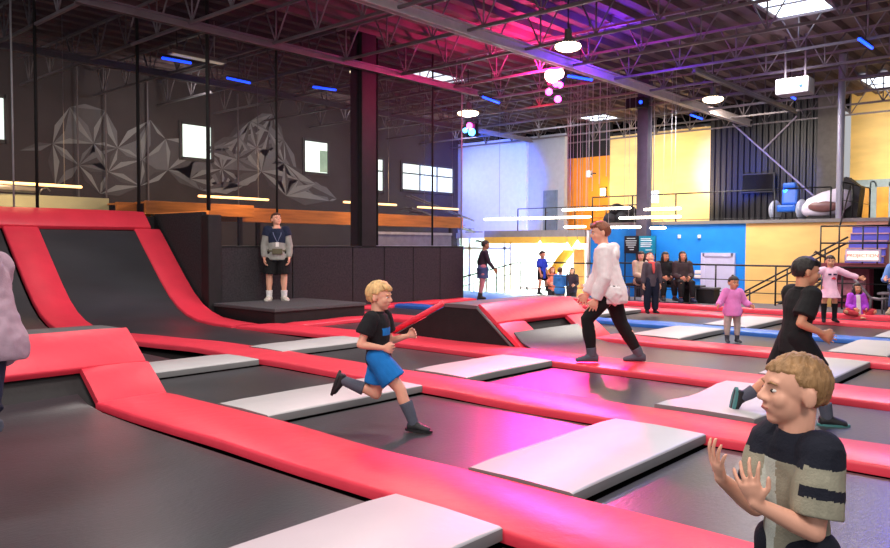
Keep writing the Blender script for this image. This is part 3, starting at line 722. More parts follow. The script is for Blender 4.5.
railing((-5.3, 20.9, 2.13), (-5.3, 23.6, 2.13), 'short black railing in front of the glass gallery door', .9, 3, (1., .5), .018)
t = thing('staircase', 'black staircase climbing along the amber wall to the landing', 'staircase', (-7.6, 20.2, -.95))
for i in range(9):
    f = i/8; m = MB(); m.bx(.1+2.2*f-.14, .1+2.2*f+.14, -.4, .4, .12+1.66*f, .15+1.66*f); m.build('tread', BLACKM, t)
for s in (-.4, .4):
    m = MB(); m.tube([(-.1, s, .0), (2.45, s, 1.83)], .035, 6); m.build('stringer', BLACKM, t)
a, b = py(742, 293, 19.8)-V((-7.6, 20.2, -.95)), py(848, 237, 19.8)-V((-7.6, 20.2, -.95))
for dz in (0, -.13): m = MB(); m.tube([a+V((0, 0, dz)), b+V((0, 0, dz))], .022, 8); m.build('handrail', BLACKM, t)
for f in (.08, .45, .8):
    q = a.lerp(b, f); m = MB(); m.cyl(q, q-V((0, 0, .9)), .02, n=8); m.build('post', BLACKM, t)
t = thing('stair_landing', 'black landing with blue-fronted steps up to the gallery', 'staircase', (-4.65, 20.0, -.95))
m = MB(); m.bx(-.75, .75, -.55, .45, 1.9, 1.98); m.build('platform', mat('maroon_edge', (120, 50, 60), .6), t)
for sx in (-.7, .7):
    for sy in (-.5, .4): m = MB(); m.cyl((sx, sy, 0), (sx, sy, 1.9), .03, n=8); m.build('post', BLACKM, t)
RISER = mat('blue_riser', (86, 92, 200), .6, .08); TREAD = mat('pink_tread', (190, 150, 160), .7, .1)
for i in range(6):
    z = 1.98+.182*i; y = .3+.16*i
    m = MB(); m.bx(-.42, .42, y, y+.03, z, z+.15); m.build('riser', RISER, t)
    m = MB(); m.bx(-.42, .42, y-.02, y+.17, z+.15, z+.182); m.build('tread', TREAD, t)
for x0, x1 in ((-.55, -.5), (.5, .55)):
    m = MB(); m.tube([(x0, .3, 2.85), (x0, 1.2, 3.9)], .02, 8); m.build('handrail', BLACKM, t)
for zz in (2.45, 2.85):
    m = MB(); m.tube([(-.75, -.5, zz), (.75, -.5, zz)], .02, 8); m.build('guard_rail', BLACKM, t)
for xx in (-.75, -.35, .15, .45, .75): m = MB(); m.cyl((xx, -.5, 1.95), (xx, -.5, 2.85), .018, n=8); m.build('guard_post', BLACKM, t)
# lit sign hung on the landing
a, b = py(846, 249.5, 19.4), py(881, 262, 19.4)
t = thing('lit_sign', 'small lit white sign with red lettering on the stair landing', 'sign', ((a.x+b.x)/2, 19.4, b.z)); w2, hh = (b.x-a.x)/2, a.z-b.z
m = MB(); m.bx(-w2, w2, -.06, .03, 0, hh, .01); m.build('sign_box', mat('sign_frame', (190, 180, 205), .4), t)
m = MB(); m.bx(-w2+.04, w2-.04, -.07, -.05, .04, hh-.04); m.build('sign_face', mat('sign_face', (255, 235, 225), .5, .02, emit=(255, 225, 205), es=.9), t)
def text(s, size, parent, loc, ma, rz=0):
    c = bpy.data.curves.new('lettering', 'FONT'); c.body = s; c.size = size; c.align_x = 'CENTER'; c.align_y = 'CENTER'; c.extrude = .004
    o = bpy.data.objects.new('tmp', c); COL.objects.link(o); bpy.context.view_layer.update()
    me = bpy.data.meshes.new_from_object(o.evaluated_get(bpy.context.evaluated_depsgraph_get())); bpy.data.objects.remove(o)
    me.materials.clear(); me.materials.append(ma); o = bpy.data.objects.new('lettering', me); COL.objects.link(o)
    o.parent = parent; o.location = loc; o.rotation_euler = (R(90), 0, rz); return o
text('PROJECTION', .112, t, (0, -.075, hh/2), mat('letter_red', (226, 60, 50), .5, emit=(230, 60, 40), es=.4))
# under the landing
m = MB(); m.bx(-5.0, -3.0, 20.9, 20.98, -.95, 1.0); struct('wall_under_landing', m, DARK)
t = thing('arcade_cabinet', 'maroon arcade cabinet under the stair landing behind the jumping girl', 'arcade machine', (-4.95, 20.3, -.95))
m = MB(); m.prism([(-.3, -.3, 0), (-.3, -.3, .9), (-.3, -.05, 1.1), (-.3, -.15, 1.85), (-.3, .3, 1.85), (-.3, .3, 0)], (.75, 0, 0)); m.build('body', mat('maroon', (128, 46, 66), .5, .2), t)
m = MB(); m.box((.07, -.11, 1.45), (.6, .03, .5), Matrix.Rotation(-.13, 3, 'X')); m.build('screen', mat('pinkish_screen', (190, 110, 130), .3, .4, 5), t)
m = MB(); m.bx(-.28, .42, -.2, -.06, 1.0, 1.04); m.build('control_panel', BLACKM, t)
t = thing('kiddie_ride', 'rounded lavender ride machine standing below the sloping handrail', 'arcade machine', (-5.75, 19.6, -.95))
m = MB(); m.ell((0, 0, .75), (.42, .35, .5)); m.build('body', mat('lavender_shell', (150, 160, 205), .35, .1), t)
m = MB(); m.ell((-.25, -.2, 1.05), (.16, .14, .18)); m.build('dome', mat('white_dome', (235, 235, 245), .3), t)
m = MB(); m.bx(-.5, .5, -.4, .4, 0, .35, .05); m.build('base', BLACKV, t)
t = thing('tube_stand', 'grey forked tube stand between the child in purple and the seated adult', 'stand', (-3.95, 18.2, 0))
a0, a1, a2 = [py(*k, 18.2)-V((-3.95, 18.2, 0)) for k in ((861, 287), (871, 298), (869, 316))]
m = MB(); m.tube([a0+V((-.15, 0, .2)), a0, a1, a2], .03, 10); m.build('stand_tube', STEEL, t)
m = MB(); m.tube([a1, a1+V((.15, 0, -.02)), a1+V((.4, 0, .02))], .03, 10); m.build('branch', STEEL, t)
# ------------------------------------------------------------------ gallery things
def dooru(name, x0, x1, z0, z1, Y, ma, glass=False):
    t = tag(bpy.data.objects.new(name, None), kind='structure'); COL.objects.link(t); t.location = ((x0+x1)/2, Y, z0); w, h = (x1-x0)/2, z1-z0
    m = MB()
    for s in (-1, 1): m.bx(s*w-.05, s*w+.05, -.06, .02, 0, h+.05)
    m.bx(-w, w, -.06, .02, h-.05, h+.05)
    if glass: m.bx(-.06, .06, -.06, .02, 0, h)
    m.build('door_frame', ma, t)
    if glass:
        for s in (-1, 1):
            m = MB(); m.bx(s*w*.5-w*.32, s*w*.5+w*.32, -.03, .0, .2, h-.2); m.build('door_glass', mat('amber_glass', (214, 160, 60), .25, .3, 2), t)
            m = MB(); m.bx(s*w*.5-w*.46, s*w*.5-w*.32, -.05, 0, 0, h); m.bx(s*w*.5+w*.32, s*w*.5+w*.46, -.05, 0, 0, h); m.bx(s*w*.5-w*.4, s*w*.5+w*.4, -.05, 0, 0, .2); m.bx(s*w*.5-w*.4, s*w*.5+w*.4, -.05, 0, h-.2, h); m.build('door_leaf', ma, t)
    else:
        m = MB(); m.bx(-w+.05, w-.05, -.04, .01, 0, h-.05); m.build('door_leaf', ma, t)
    m = MB(); m.cyl((-w+.14, -.05, h*.46), (-w+.14, -.11, h*.46), .025); m.bx(-w+.1, -w+.22, -.12, -.1, h*.46-.015, h*.46+.015); m.build('door_handle', STEEL, t)
a, b = py(703.5, 254.5, 20.98), py(733, 296, 20.98)
LAV = mat('lavender_door', (196, 196, 226), .55, .04)
dooru('door_2', a.x, b.x, -.95, a.z, 20.98, LAV)
a, b = py(545, 192, 25.1), py(556, 230, 25.1); dooru('door_3', a.x, b.x, 2.0, a.z, 25.1, mat('blue_grey_door', (120, 136, 158), .5))
a, b = py(855, 182, 27.58), py(892, 221, 27.58); dooru('door_4', a.x, b.x, 2.13, a.z, 27.58, mat('pale_blue_frame', (150, 178, 205), .5), True)
def bar(p, q, Y, label, w=.03, ma=None):
    a, b = py(*p, Y), py(*q, Y); m = MB(); m.tube([a, b], w, 6); return solo('wall_trim', m, ma or mat('pale_trim', (150, 140, 160), .5), label, 'trim')
bar((733, 124), (816, 198), 26.2, 'long pale diagonal trim line down the dark corrugated wall')
bar((763, 150), (797, 116), 26.2, 'short pale diagonal trim line joining the long one on the dark corrugated wall')
t = thing('wall_screen', 'large black screen hung on the dark corrugated wall', 'screen', py(758, 183, 26.0))
m = MB(); m.bx(-.55, .55, -.04, .06, -.33, .33, .015); m.build('bezel', BLACKM, t)
m = MB(); m.bx(-.5, .5, -.05, -.03, -.28, .28); m.build('display', mat('screen_glass', (16, 16, 18), .12, .1, spec=.8), t)
m = MB(); m.bx(-.1, .1, .06, .3, -.1, .1); m.build('bracket', BLACKM, t)
t = thing('massage_chair', 'blue padded chair with pale sides on the gallery below the black screen', 'chair', py(789, 214, 22.5)); t.location.z = 2.13
BLC = mat('chair_blue', (20, 90, 190), .5, .12)
m = MB(); m.box((0, .1, .72), (.42, .16, .55), Matrix.Rotation(-.2, 3, 'X'), .06); m.build('backrest', BLC, t)
m = MB(); m.bx(-.25, .25, -.3, .15, .25, .45, .06); m.build('seat', BLC, t)
for s in (-1, 1): m = MB(); m.ell((s*.36, -.05, .3), (.14, .36, .3)); m.build('arm_shell', mat('silver_shell', (150, 155, 175), .35, .1), t)
m = MB(); m.box((0, .02, 1.0), (.36, .12, .16), None, .05); m.build('headrest', BLC, t)
t = thing('simulator_pod', 'sleek white curved pod on the gallery beside the grey pole', 'machine', py(826, 217, 22.3)); t.location.z = 2.13
m = MB(); m.loft([((-.62, 0, .28), (0, .12, 0), (0, 0, .1)), ((-.45, 0, .34), (0, .3, 0), (0, 0, .26)), ((-.1, 0, .4), (0, .38, 0), (0, 0, .36)), ((.3, 0, .5), (0, .34, 0), (0, 0, .36)), ((.6, 0, .58), (0, .15, 0), (0, 0, .2))], 18); m.build('shell', mat('pod_white', (215, 205, 225), .3, .05), t)
m = MB(); m.ell((.02, -.3, .36), (.4, .1, .16)); m.build('side_panel', mat('pod_brown', (110, 70, 70), .4), t)
m = MB(); m.bx(-.4, .45, -.25, .25, 0, .12); m.build('base', BLACKV, t)
t = thing('covered_machine', 'tall machine under a black cover between the grey pole and glass door', 'machine', py(850, 212, 22.6)); t.location.z = 2.13
m = MB(); m.prism([(-.28, -.25, 0), (.22, -.25, 0), (.3, -.25, .85), (-.05, -.25, 1.15), (-.3, -.25, 1.05)], (0, .5, 0)); m.build('cover', BLACKV, t)
m = MB(); m.bx(-.3, .3, -.28, .28, 0, .06); m.build('base', BLACKM, t)
t = thing('black_heap', 'black bulky bean bags heaped on the gallery by the dark column', 'bean bag', py(622, 213, 23)); t.location.z = 2.0
for k, (x, z, r) in enumerate([(-.35, .3, .32), (.1, .32, .34), (.5, .25, .28), (-.2, .62, .26), (.28, .55, .24)]): 
    m = MB(); m.ell((x, 0, z), (r, r*.9, r*.85)); m.build('lobe', BLACKV, t)
t = thing('panel_lamp', 'square white lit panel hanging beside the dark gallery column', 'lamp', py(653, 197, 21.5))
m = MB(); m.bx(-.19, .19, -.03, .03, -.19, .19, .02); m.build('housing', FROST, t)
m = MB(); m.bx(-.17, .17, -.045, -.025, -.17, .17); m.build('diffuser', mat('panel_glow', (255, 255, 255), .4, emit=(245, 248, 255), es=3), t)
m = MB(); m.cyl((0, 0, .19), (0, 0, 2.8), .01, n=6); m.build('cord', PALE, t)
t = thing('wall_lamp', 'small warm lit lamp on the orange wall above the gallery', 'lamp', py(603, 192, 26.2))
m = MB(); m.bx(-.1, .1, -.06, .04, -.15, .15, .02); m.build('diffuser', mat('sconce_glow', (255, 235, 180), .4, emit=(255, 215, 130), es=5), t)
m = MB(); m.bx(-.13, .13, .04, .08, -.2, .2); m.build('back_plate', BLACKM, t)
light('POINT', py(603, 188, 25.9), 14, (255, 190, 90), .1)
t = thing('security_camera', 'small white hanging camera before the orange wall', 'camera', py(589, 174, 24))
m = MB(); m.bx(-.09, .09, -.09, .09, -.12, .12, .03); m.build('body', CH, t)
m = MB(); m.cyl((0, 0, .12), (0, 0, 6.34-t.location.z), .012, n=6); m.build('stem', PALE, t)
m = MB(); m.tube([(.09, 0, -.02), (.2, 0, .02), (.28, 0, 0)], .025, 8); m.build('arm', BLACKM, t)
p = py(643.5, 230, 20.75); solo('gallery_column', MB().bx(p.x-.17, p.x+.17, 20.6, 20.9, -.95, 6.28, .02), mat('column_grey', (70, 66, 84), .5), 'dark steel column standing before the yellow and blue walls', 'column')
t = thing('column_speaker', 'dark box speaker fixed high on the steel column', 'speaker', py(637, 103, 20.4))
m = MB(); m.bx(-.3, .28, -.15, .18, -.16, .14, .02); m.build('cabinet', BLACKM, t); m = MB(); m.ell((.2, -.16, -.02), (.05, .03, .05)); m.build('indicator', BLED, t)
p = py(839, 219, 21.25); m = MB(); m.cyl((p.x, 21.25, 2.13), (p.x, 21.25, 6.28), .085, n=20); solo('steel_pole', m, mat('pole_grey', (150, 150, 165), .35, .06, metal=.4), 'round grey steel pole standing on the gallery edge', 'pole')
t = thing('hanging_heater', 'grey box unit hung on two rods from the roof', 'heater', pz(795, 88, 5.05))
m = MB(); m.bx(-.36, .36, -.25, .25, -.16, .2, .04); m.build('body', mat('heater_grey', (140, 138, 150), .5), t)
for s in (-.22, .22): m = MB(); m.cyl((s, 0, .2), (s, 0, 1.2), .025, n=8); m.build('rod', STEEL, t)
m = MB(); m.ell((.2, -.26, .0), (.04, .03, .04)); m.build('indicator', BLED, t)
# posters on the blue wall
def poster(x0, x1, y0, y1, label, back, ink, rows):
    a, b = py(x0, y0, 20.55), py(x1, y1, 20.55); w, h = (b.x-a.x)/2, a.z-b.z
    t = thing('poster', label, 'poster', ((a.x+b.x)/2, 20.55, b.z))
    m = MB(); m.bx(-w, w, -.01, .01, 0, h); m.build('sheet', back, t)
    m = MB()
    for (u, v, ww) in rows: m.bx(w*(u-ww), w*(u+ww), -.016, -.009, h*v-.012, h*v+.012)
    m.build('lettering', ink, t)
    m = MB(); m.bx(-w, -w+.03, .012, .04, -b.z-.95, h); m.bx(w-.03, w, .012, .04, -b.z-.95, h); m.build('stand', BLACKM, t)
    return t
poster(624.5, 638, 236, 253.5, 'black poster with pale lettering in front of the blue wall', mat('poster_black', (24, 24, 34), .4), mat('ink_pale', (190, 205, 215), .5), [(0, .86, .6), (0, .72, .8), (0, .6, .75), (0, .48, .7), (0, .36, .45), (.1, .22, .3)])
poster(639.3, 655.5, 236, 253.5, 'teal poster with white text lines in front of the blue wall', mat('poster_teal', (10, 130, 165), .4), mat('ink_white', (220, 240, 245), .5), [(-.2, .84, .6), (-.1, .74, .7), (-.15, .6, .65), (-.1, .5, .7), (-.2, .4, .6), (.2, .2, .4)])
for (xx, yy), lb in zip([(679.5, 236.5), (699.5, 236.5), (680, 260), (698, 272), (697.5, 276.5)], ['small white switch plate on the blue wall, furthest from the white door', 'small white switch plate on the blue wall, highest near the white door', 'small white plate on the blue wall behind the seated woman', 'upper of two white notices beside the lavender door', 'lower of two white notices beside the lavender door']):
    p = py(xx, yy, 20.98); w = .09 if yy > 270 else .045; m = MB(); m.bx(p.x-w, p.x+w, 20.955, 20.98, p.z-.05, p.z+.05, .008); solo('wall_plate', m, CH, lb, 'plate')
# walkway furniture
t = thing('bench', 'black bench the women sit on by the railing', 'bench', (-8.75, 18.15, 0))
m = MB(); m.bx(-.95, .9, -.2, .22, .38, .45, .02); m.build('seat', BLACKV, t)
for sx in (-.85, 0, .8):
    for sy in (-.15, .17): m = MB(); m.cyl((sx, sy, 0), (sx, sy, .39), .02, n=8); m.build('leg', STEEL, t)
t = thing('bench', 'grey bench at the picture edge under the seated adult in denim', 'bench', (-3.5, 18.35, 0))
m = MB(); m.bx(-.4, .7, -.2, .2, .4, .45, .02); m.build('seat', STEEL, t)
for sx in (-.3, .6):
    for sy in (-.15, .15): m = MB(); m.cyl((sx, sy, 0), (sx, sy, .4), .02, n=8); m.build('leg', STEEL, t)
for (xx, lb, h) in [(692, 'black storage box beside the seated woman by the railing', .38), (707, 'black storage box in front of the lavender door', .34)]:
    p = py(xx, 300, 18.65); t = thing('storage_box', lb, 'box', (p.x, 18.62, 0))
    m = MB(); m.bx(-.26, .26, -.2, .2, 0, h, .02); m.build('body', BLACKV, t); m = MB(); m.bx(-.28, .28, -.22, .22, h, h+.05, .015); m.build('lid', mat('grey_lid', (70, 70, 74), .5), t)
solo('blue_mat', MB().bx(-16.6, -12.5, 15.75, 18.25, -.099, -.0, .02), BLUEV, 'blue floor mat beyond the end of the padded wall', 'mat')
# ------------------------------------------------------------------ people
def remesh(mb, vox, smooth=3, fold=0., ff=9.):
    """weld overlapping shapes into one continuous skin"""
    me = mb.mesh('tmp'); o = bpy.data.objects.new('tmp', me); COL.objects.link(o)
    r = o.modifiers.new('r', 'REMESH'); r.mode = 'VOXEL'; r.voxel_size = vox; r.use_smooth_shade = True
    if smooth:
        s = o.modifiers.new('s', 'SMOOTH'); s.iterations = smooth; s.factor = .5
    bpy.context.view_layer.update()
    m2 = bpy.data.meshes.new_from_object(o.evaluated_get(bpy.context.evaluated_depsgraph_get()))
    bpy.data.objects.remove(o); bpy.data.meshes.remove(me)
    if fold:
        ns = [v.normal.copy() for v in m2.vertices]
        for v, n in zip(m2.vertices, ns):
            c = v.co; v.co = c+n*fold*(noise.noise(V((c.x*ff, c.y*ff, c.z*ff*.6)))+.5*noise.noise(c*ff*2.3+V((5, 1, 2))))
    for p in m2.polygons: p.use_smooth = True
    return m2
def put(name, me, mats, parent):
    o = bpy.data.objects.new(name, me); COL.objects.link(o); o.parent = parent; me.materials.clear()
    for m in (mats if isinstance(mats, (list, tuple)) else [mats]): me.materials.append(m)
    return o
EYEW = mat('eye_white', (225, 220, 215), .3); IRIS = mat('eye_iris', (50, 36, 28), .2); LIP = mat('lip', (190, 96, 92), .5)
def cap(mb, a, b, ra, rb, n=14): mb.tube([a, V(a).lerp(V(b), .5), b], [ra, (ra+rb)/2, rb], n, round_ends=True)
def hand(mb, w, d, nrm, hl, side, curl, vox, spread=.12, thumb_out=.7):
    d = V(d).normalized(); n = V(nrm); n = (n-d*n.dot(d)).normalized(); s = d.cross(n)
    fr = max(.052*hl, vox*.85)
    for i in range(4):
        o = (1.5-i)*.145*hl*side
        kn = w+d*.46*hl+s*o-d*abs(i-1.3)*.02*hl
        cap(mb, w+d*.06*hl+s*o*.55, kn, fr*1.45, fr*1.3, 8)
        L = hl*(.44, .5, .46, .36)[i]; dd = (d+s*(1.5-i)*side*spread).normalized(); p = kn; pts = [p]; rs = [fr*1.12]
        for j, q in enumerate((.46, .31, .23)):
            an = curl*(.55, .9, .7)[j]; dd = (dd*math.cos(an)+n*math.sin(an)).normalized(); p = p+dd*L*q; pts.append(p); rs.append(fr*(1.0, .95, .85)[j])
        mb.tube(pts, rs, 8, round_ends=True)
    mb.loft([(w+d*.08*hl, s*.17*hl, n*.1*hl), (w+d*.28*hl, s*.25*hl, n*.11*hl), (w+d*.44*hl, s*.25*hl, n*.09*hl)], 12)
    b = w+d*.14*hl+s*.17*hl*side; t1 = (d*.75+s*thumb_out*side+n*.25).normalized(); k1 = b+t1*.26*hl
    t2 = (d*.95+s*.25*side*thumb_out+n*(.2+curl*.3)).normalized()
    mb.tube([b, k1, k1+t2*.22*hl], [fr*1.5, fr*1.2, fr*.95], 8, round_ends=True)
def rotm(yaw, pitch, roll): return Matrix.Rotation(R(yaw), 3, 'Z') @ Matrix.Rotation(R(pitch), 3, 'X') @ Matrix.Rotation(R(roll), 3, 'Y')
def person(label, at, a, Ht, J, wear, skin, hair, z=None, anchor='mid', vox=.008, hh=.15, build=1., group=None):
    g = J.get
    SK = mat('skin_%d_%d_%d' % skin, skin, .5, .05, 8, spec=.4)
    k = 1/(.045+.46+.30+.035+hh); H = Ht*k
    X, Y, Z = V((1, 0, 0)), V((0, 1, 0)), V((0, 0, 1))
    nv = lambda key, df: V(g(key, df)).normalized()
    lean = nv('lean', (0, 0, 1)); tw = Matrix.Rotation(R(g('twist', 0)), 3, 'Z')
    hipx = .052*H*build; P = V((0, 0, 0))
    hip = {'L': V((-hipx, 0, 0)), 'R': V((hipx, 0, 0))}
    sh0 = P+lean*.262*H; sx = (tw @ X); sx = (sx-lean*sx.dot(lean)).normalized()
    sw = .098*H*build
    shl = {'L': sh0-sx*sw, 'R': sh0+sx*sw}
    knee, ank, toe, elb, wri, fu = {}, {}, {}, {}, {}, {}
    for s in 'LR':
        knee[s] = hip[s]+nv('t'+s, (0, 0, -1))*.235*H
        sd = nv('s'+s, (0, 0, -1)); ank[s] = knee[s]+sd*.225*H
        t = nv('toe'+s, (.18*(1 if s == 'R' else -1), 1, 0)); u = -sd; u = (u-t*u.dot(t)); u = u.normalized() if u.length > .1 else Z
        if t.z > -.25 and abs(t.z) < .2: u = (Z-t*t.z).normalized()
        toe[s] = t; fu[s] = u
        elb[s] = shl[s]+nv('u'+s, (.1*(1 if s == 'R' else -1), 0, -1))*.172*H
        wri[s] = elb[s]+nv('f'+s, (.03*(1 if s == 'R' else -1), .15, -1))*.145*H
    soles = [ank[s]-fu[s]*.045*H+toe[s]*q*H for s in 'LR' for q in (-.035, .10)]
    low = min(p.z for p in soles)
    an = P if anchor in ('mid', 'pelvis') else ank[anchor]
    if anchor == 'mid': an = (ank['L']+ank['R'])/2
    off = V((-an.x, -an.y, -low if anchor != 'pelvis' else 0))
    for D in (hip, shl, knee, ank, elb, wri):
        for s in 'LR': D[s] = D[s]+off
    P = P+off; sh0 = sh0+off
    t = thing('person', label, 'person', V((at[0], at[1], at[2] if len(at) > 2 else 0)), R(a-48.355), group)
    Xh = X; fwd = lambda ax: lean.cross(ax)
    secs = [(-.062, .052, .05), (-.03, .082, .062), (.0, .088, .066), (.05, .08, .06), (.11, .074, .054), (.18, .084, .06), (.232, .09, .056), (.268, .074, .046), (.292, .044, .036), (.31, .034, .034)]
    def torso(mb, t0, t1, ea=0., shoulders=True, n=20, sc=1.):
        out = []
        rows = [r for r in secs if t0 < r[0] < t1]
        def at_(q):
            for r1, r2 in zip(secs, secs[1:]):
                if r1[0] <= q <= r2[0]: f = (q-r1[0])/(r2[0]-r1[0]); return (q, r1[1]+(r2[1]-r1[1])*f, r1[2]+(r2[2]-r1[2])*f)
            return (q, secs[0][1]+.03, secs[0][2]+.012) if q < secs[0][0] else (q,)+secs[-1][1:]
        rows = [at_(t0)]+rows+[at_(t1)]
        for (q, w, d) in rows:
            f = min(1, max(0, (q+.02)/.2)); ax = Xh.lerp(sx, f).normalized(); dirv = lean if q > -.01 else Z.lerp(lean, .5).normalized()
            ax = (ax-lean*ax.dot(lean)).normalized()
            if q < -.02: w = max(w, .082) if ea else w; d = max(d, .062) if ea else d
            out.append((P+dirv*q*H, ax*(w*build*H*sc+ea), fwd(ax)*(d*build*H*sc+ea)))
        mb.loft(out, n)
    # ---- head
    neck = sh0+lean*.03*H; hy, hp, hr = g('head', (0, 0, 0)); HM = rotm(hy, hp, hr); h = hh*H
    hd = lambda x, y, zz: HC+HM @ (V((x, y, zz))*h)
    ndir = (lean+HM @ Z).normalized(); HC = neck+ndir*.035*H+HM @ V((0, .06, .42))*h
    b = MB()
    b.ell(hd(0, -.05, .10), (.37*h, .45*h, .40*h), HM); b.ell(hd(0, .12, -.16), (.30*h, .29*h, .33*h), HM)
    b.ell(hd(0, .24, -.40), (.13*h, .12*h, .10*h), HM); b.ell(hd(0, .33, .12), (.24*h, .07*h, .07*h), HM)
    for s in (-1, 1):
        b.ell(hd(s*.17, .25, -.12), (.13*h, .13*h, .14*h), HM)
        b.ell(hd(s*.385, -.06, -.05), (.045*h, .095*h, .15*h), HM @ Matrix.Rotation(R(s*20), 3, 'Z'))
    b.tube([hd(0, .375, .06), hd(0, .435, -.05), hd(0, .465, -.105)], [.04*h, .048*h, .06*h], 8, round_ends=True)
    for s in (-1, 1): b.ell(hd(s*.06, .44, -.13), (.045*h, .05*h, .04*h), HM)
    b.ell(hd(0, .385, -.26), (.11*h, .05*h, .05*h), HM)
    b.tube([neck-lean*.02*H, neck+ndir*.02*H, hd(0, -.08, -.25)], [.040*H, .19*h+.008*H, .2*h+.006*H], 14, round_ends=True)
    torso(b, -.062, .31)
    for s in 'LR':
        q = 1 if s == 'R' else -1
        b.ell(shl[s], (.036*H, .036*H, .036*H))
        b.tube([shl[s]-sx*q*.03*H, shl[s], shl[s].lerp(elb[s], .45), elb[s]], [.03*H, .034*H, .028*H, .023*H], 12, round_ends=True)
        b.tube([elb[s], elb[s].lerp(wri[s], .3), wri[s]], [.0235*H, .0245*H, .0155*H], 12, round_ends=True)
        fd = (wri[s]-elb[s]).normalized(); hdn = g('hand'+s, {})
        dd = V(hdn.get('d', fd)).normalized(); nn = V(hdn.get('n', (-q, 0, 0)))
        if abs(nn.normalized().dot(dd)) > .9: nn = V((0, 1, 0))
        hand(b, wri[s]-fd*.004*H, dd, nn, .108*H*hdn.get('k', 1), q, hdn.get('curl', .45), vox, hdn.get('spread', .1), hdn.get('thumb', .7))
        b.tube([hip[s]+V((0, 0, .01*H)), hip[s].lerp(knee[s], .35), knee[s]], [.055*H, .052*H, .036*H], 14, round_ends=True)
        sd = (ank[s]-knee[s]).normalized(); bk = -(toe[s]-sd*toe[s].dot(sd)); bk = bk.normalized() if bk.length > .1 else V((0, -1, 0))
        b.tube([knee[s], knee[s].lerp(ank[s], .3)+bk*.007*H, knee[s].lerp(ank[s], .65), ank[s]], [.036*H, .037*H, .027*H, .021*H], 12, round_ends=True)
        foot(b, ank[s], toe[s], fu[s], H, 0)
    body = put('body', remesh(b, vox, 3), SK, t)
    # ---- face
    for s in (-1, 1):
        m = MB(); m.ell(hd(s*.145, .335, .0), (.058*h, .052*h, .029*h), HM, 2); e = m.build('eye', EYEW, t)
        m = MB(); m.ell(hd(s*.147, .365, .0), (.036*h, .027*h, .028*h), HM, 2); m.build('iris', IRIS, e)
        m = MB(); m.tube([hd(s*.06, .395, .085), hd(s*.15, .392, .115), hd(s*.24, .33, .09)], [.014*h, .018*h, .01*h], 6, round_ends=True); m.build('eyebrow', hairmat(hair['c']), t)
    m = MB(); m.tube([hd(-.1, .395, -.262), hd(0, .43, -.255), hd(.1, .395, -.262)], [.010*h, .02*h, .010*h], 8, round_ends=True); m.build('lips', LIP, t)
    # ---- hair
    st = hair.get('style', 'short'); HMAT = hairmat(hair['c']); m = MB(); vol = hair.get('vol', 1.)
    q = bmesh.ops.create_icosphere(m.bm, subdivisions=4 if vox > .007 else 5, radius=1)
    front = hair.get('front', .30); nape = hair.get('nape', -.25)
    for v in q['verts']:
        d = v.co.copy()
        r = V((d.x*.415, d.y*.50, d.z*.47))*vol; p = V((0, -.05, .10))+r
        ns = noise.noise(V((d.x*5, d.y*5, d.z*2)))*.03+noise.noise(V((d.x*19, d.y*19, d.z*4)))*.02
        p += d*ns
        hl = front+.05*noise.noise(V((d.x*6, 1, 0)))
        hide = (p.y > .14 and p.z < hl) or (p.y > -.16 and p.z < .07+max(0, p.y)*.7 and abs(p.x) > .2) or p.z < nape-.05*noise.noise(V((d.x*5, 3, 2)))
        if st == 'long': hide = (p.y > .12 and p.z < hl)
        if hide: p = V((0, -.05, .06))+V((d.x*.3, d.y*.34, d.z*.3))
        v.co = HC+HM @ (p*h)
    for f in m.bm.faces: f.smooth = True
    if st in ('short',) and hair.get('fringe', 1):
        for i in range(9):
            x = -.28+.07*i; m.tube([hd(x, .3-abs(x)*.4, .42), hd(x+.02, .43-abs(x)*.5, .34), hd(x+.04, .425-abs(x)*.5, front-.03+.03*(i % 3))], [.05*h, .045*h, .015*h], 7, round_ends=True)
    if st == 'long':
        L = hair.get('len', 1.3)
        for s in (-1, 1): m.tube([hd(s*.32, .02, .15), hd(s*.37, .06, -.3), hd(s*.33, .1, -.55), hd(s*.3, .1, -L*.8)], [.12*h, .13*h, .13*h, .04*h], 10, flat=1, round_ends=True)
        m.tube([hd(0, -.3, .1), hd(0, -.4, -.3), hd(0, -.42, -.7), hd(0, -.4, -L)], [.3*h, .3*h, .28*h, .08*h], 12, round_ends=True)
    if st == 'bun': m.ell(hd(0, -.2, .55), (.11*h, .11*h, .1*h), HM)
    if st == 'pony':
        dx = hair.get('dir', (-.3, -.5, .35)); a0 = V((dx[0]*.5, -.38, .3)); m.tube([hd(*a0), hd(*(a0+V(dx)*.5)), hd(*(a0+V(dx)*.95)), hd(*(a0+V(dx)*1.1+V((0, 0, -.25))))], [.1*h, .12*h, .11*h, .04*h], 10, round_ends=True)
    m.build('hair', HMAT, t)
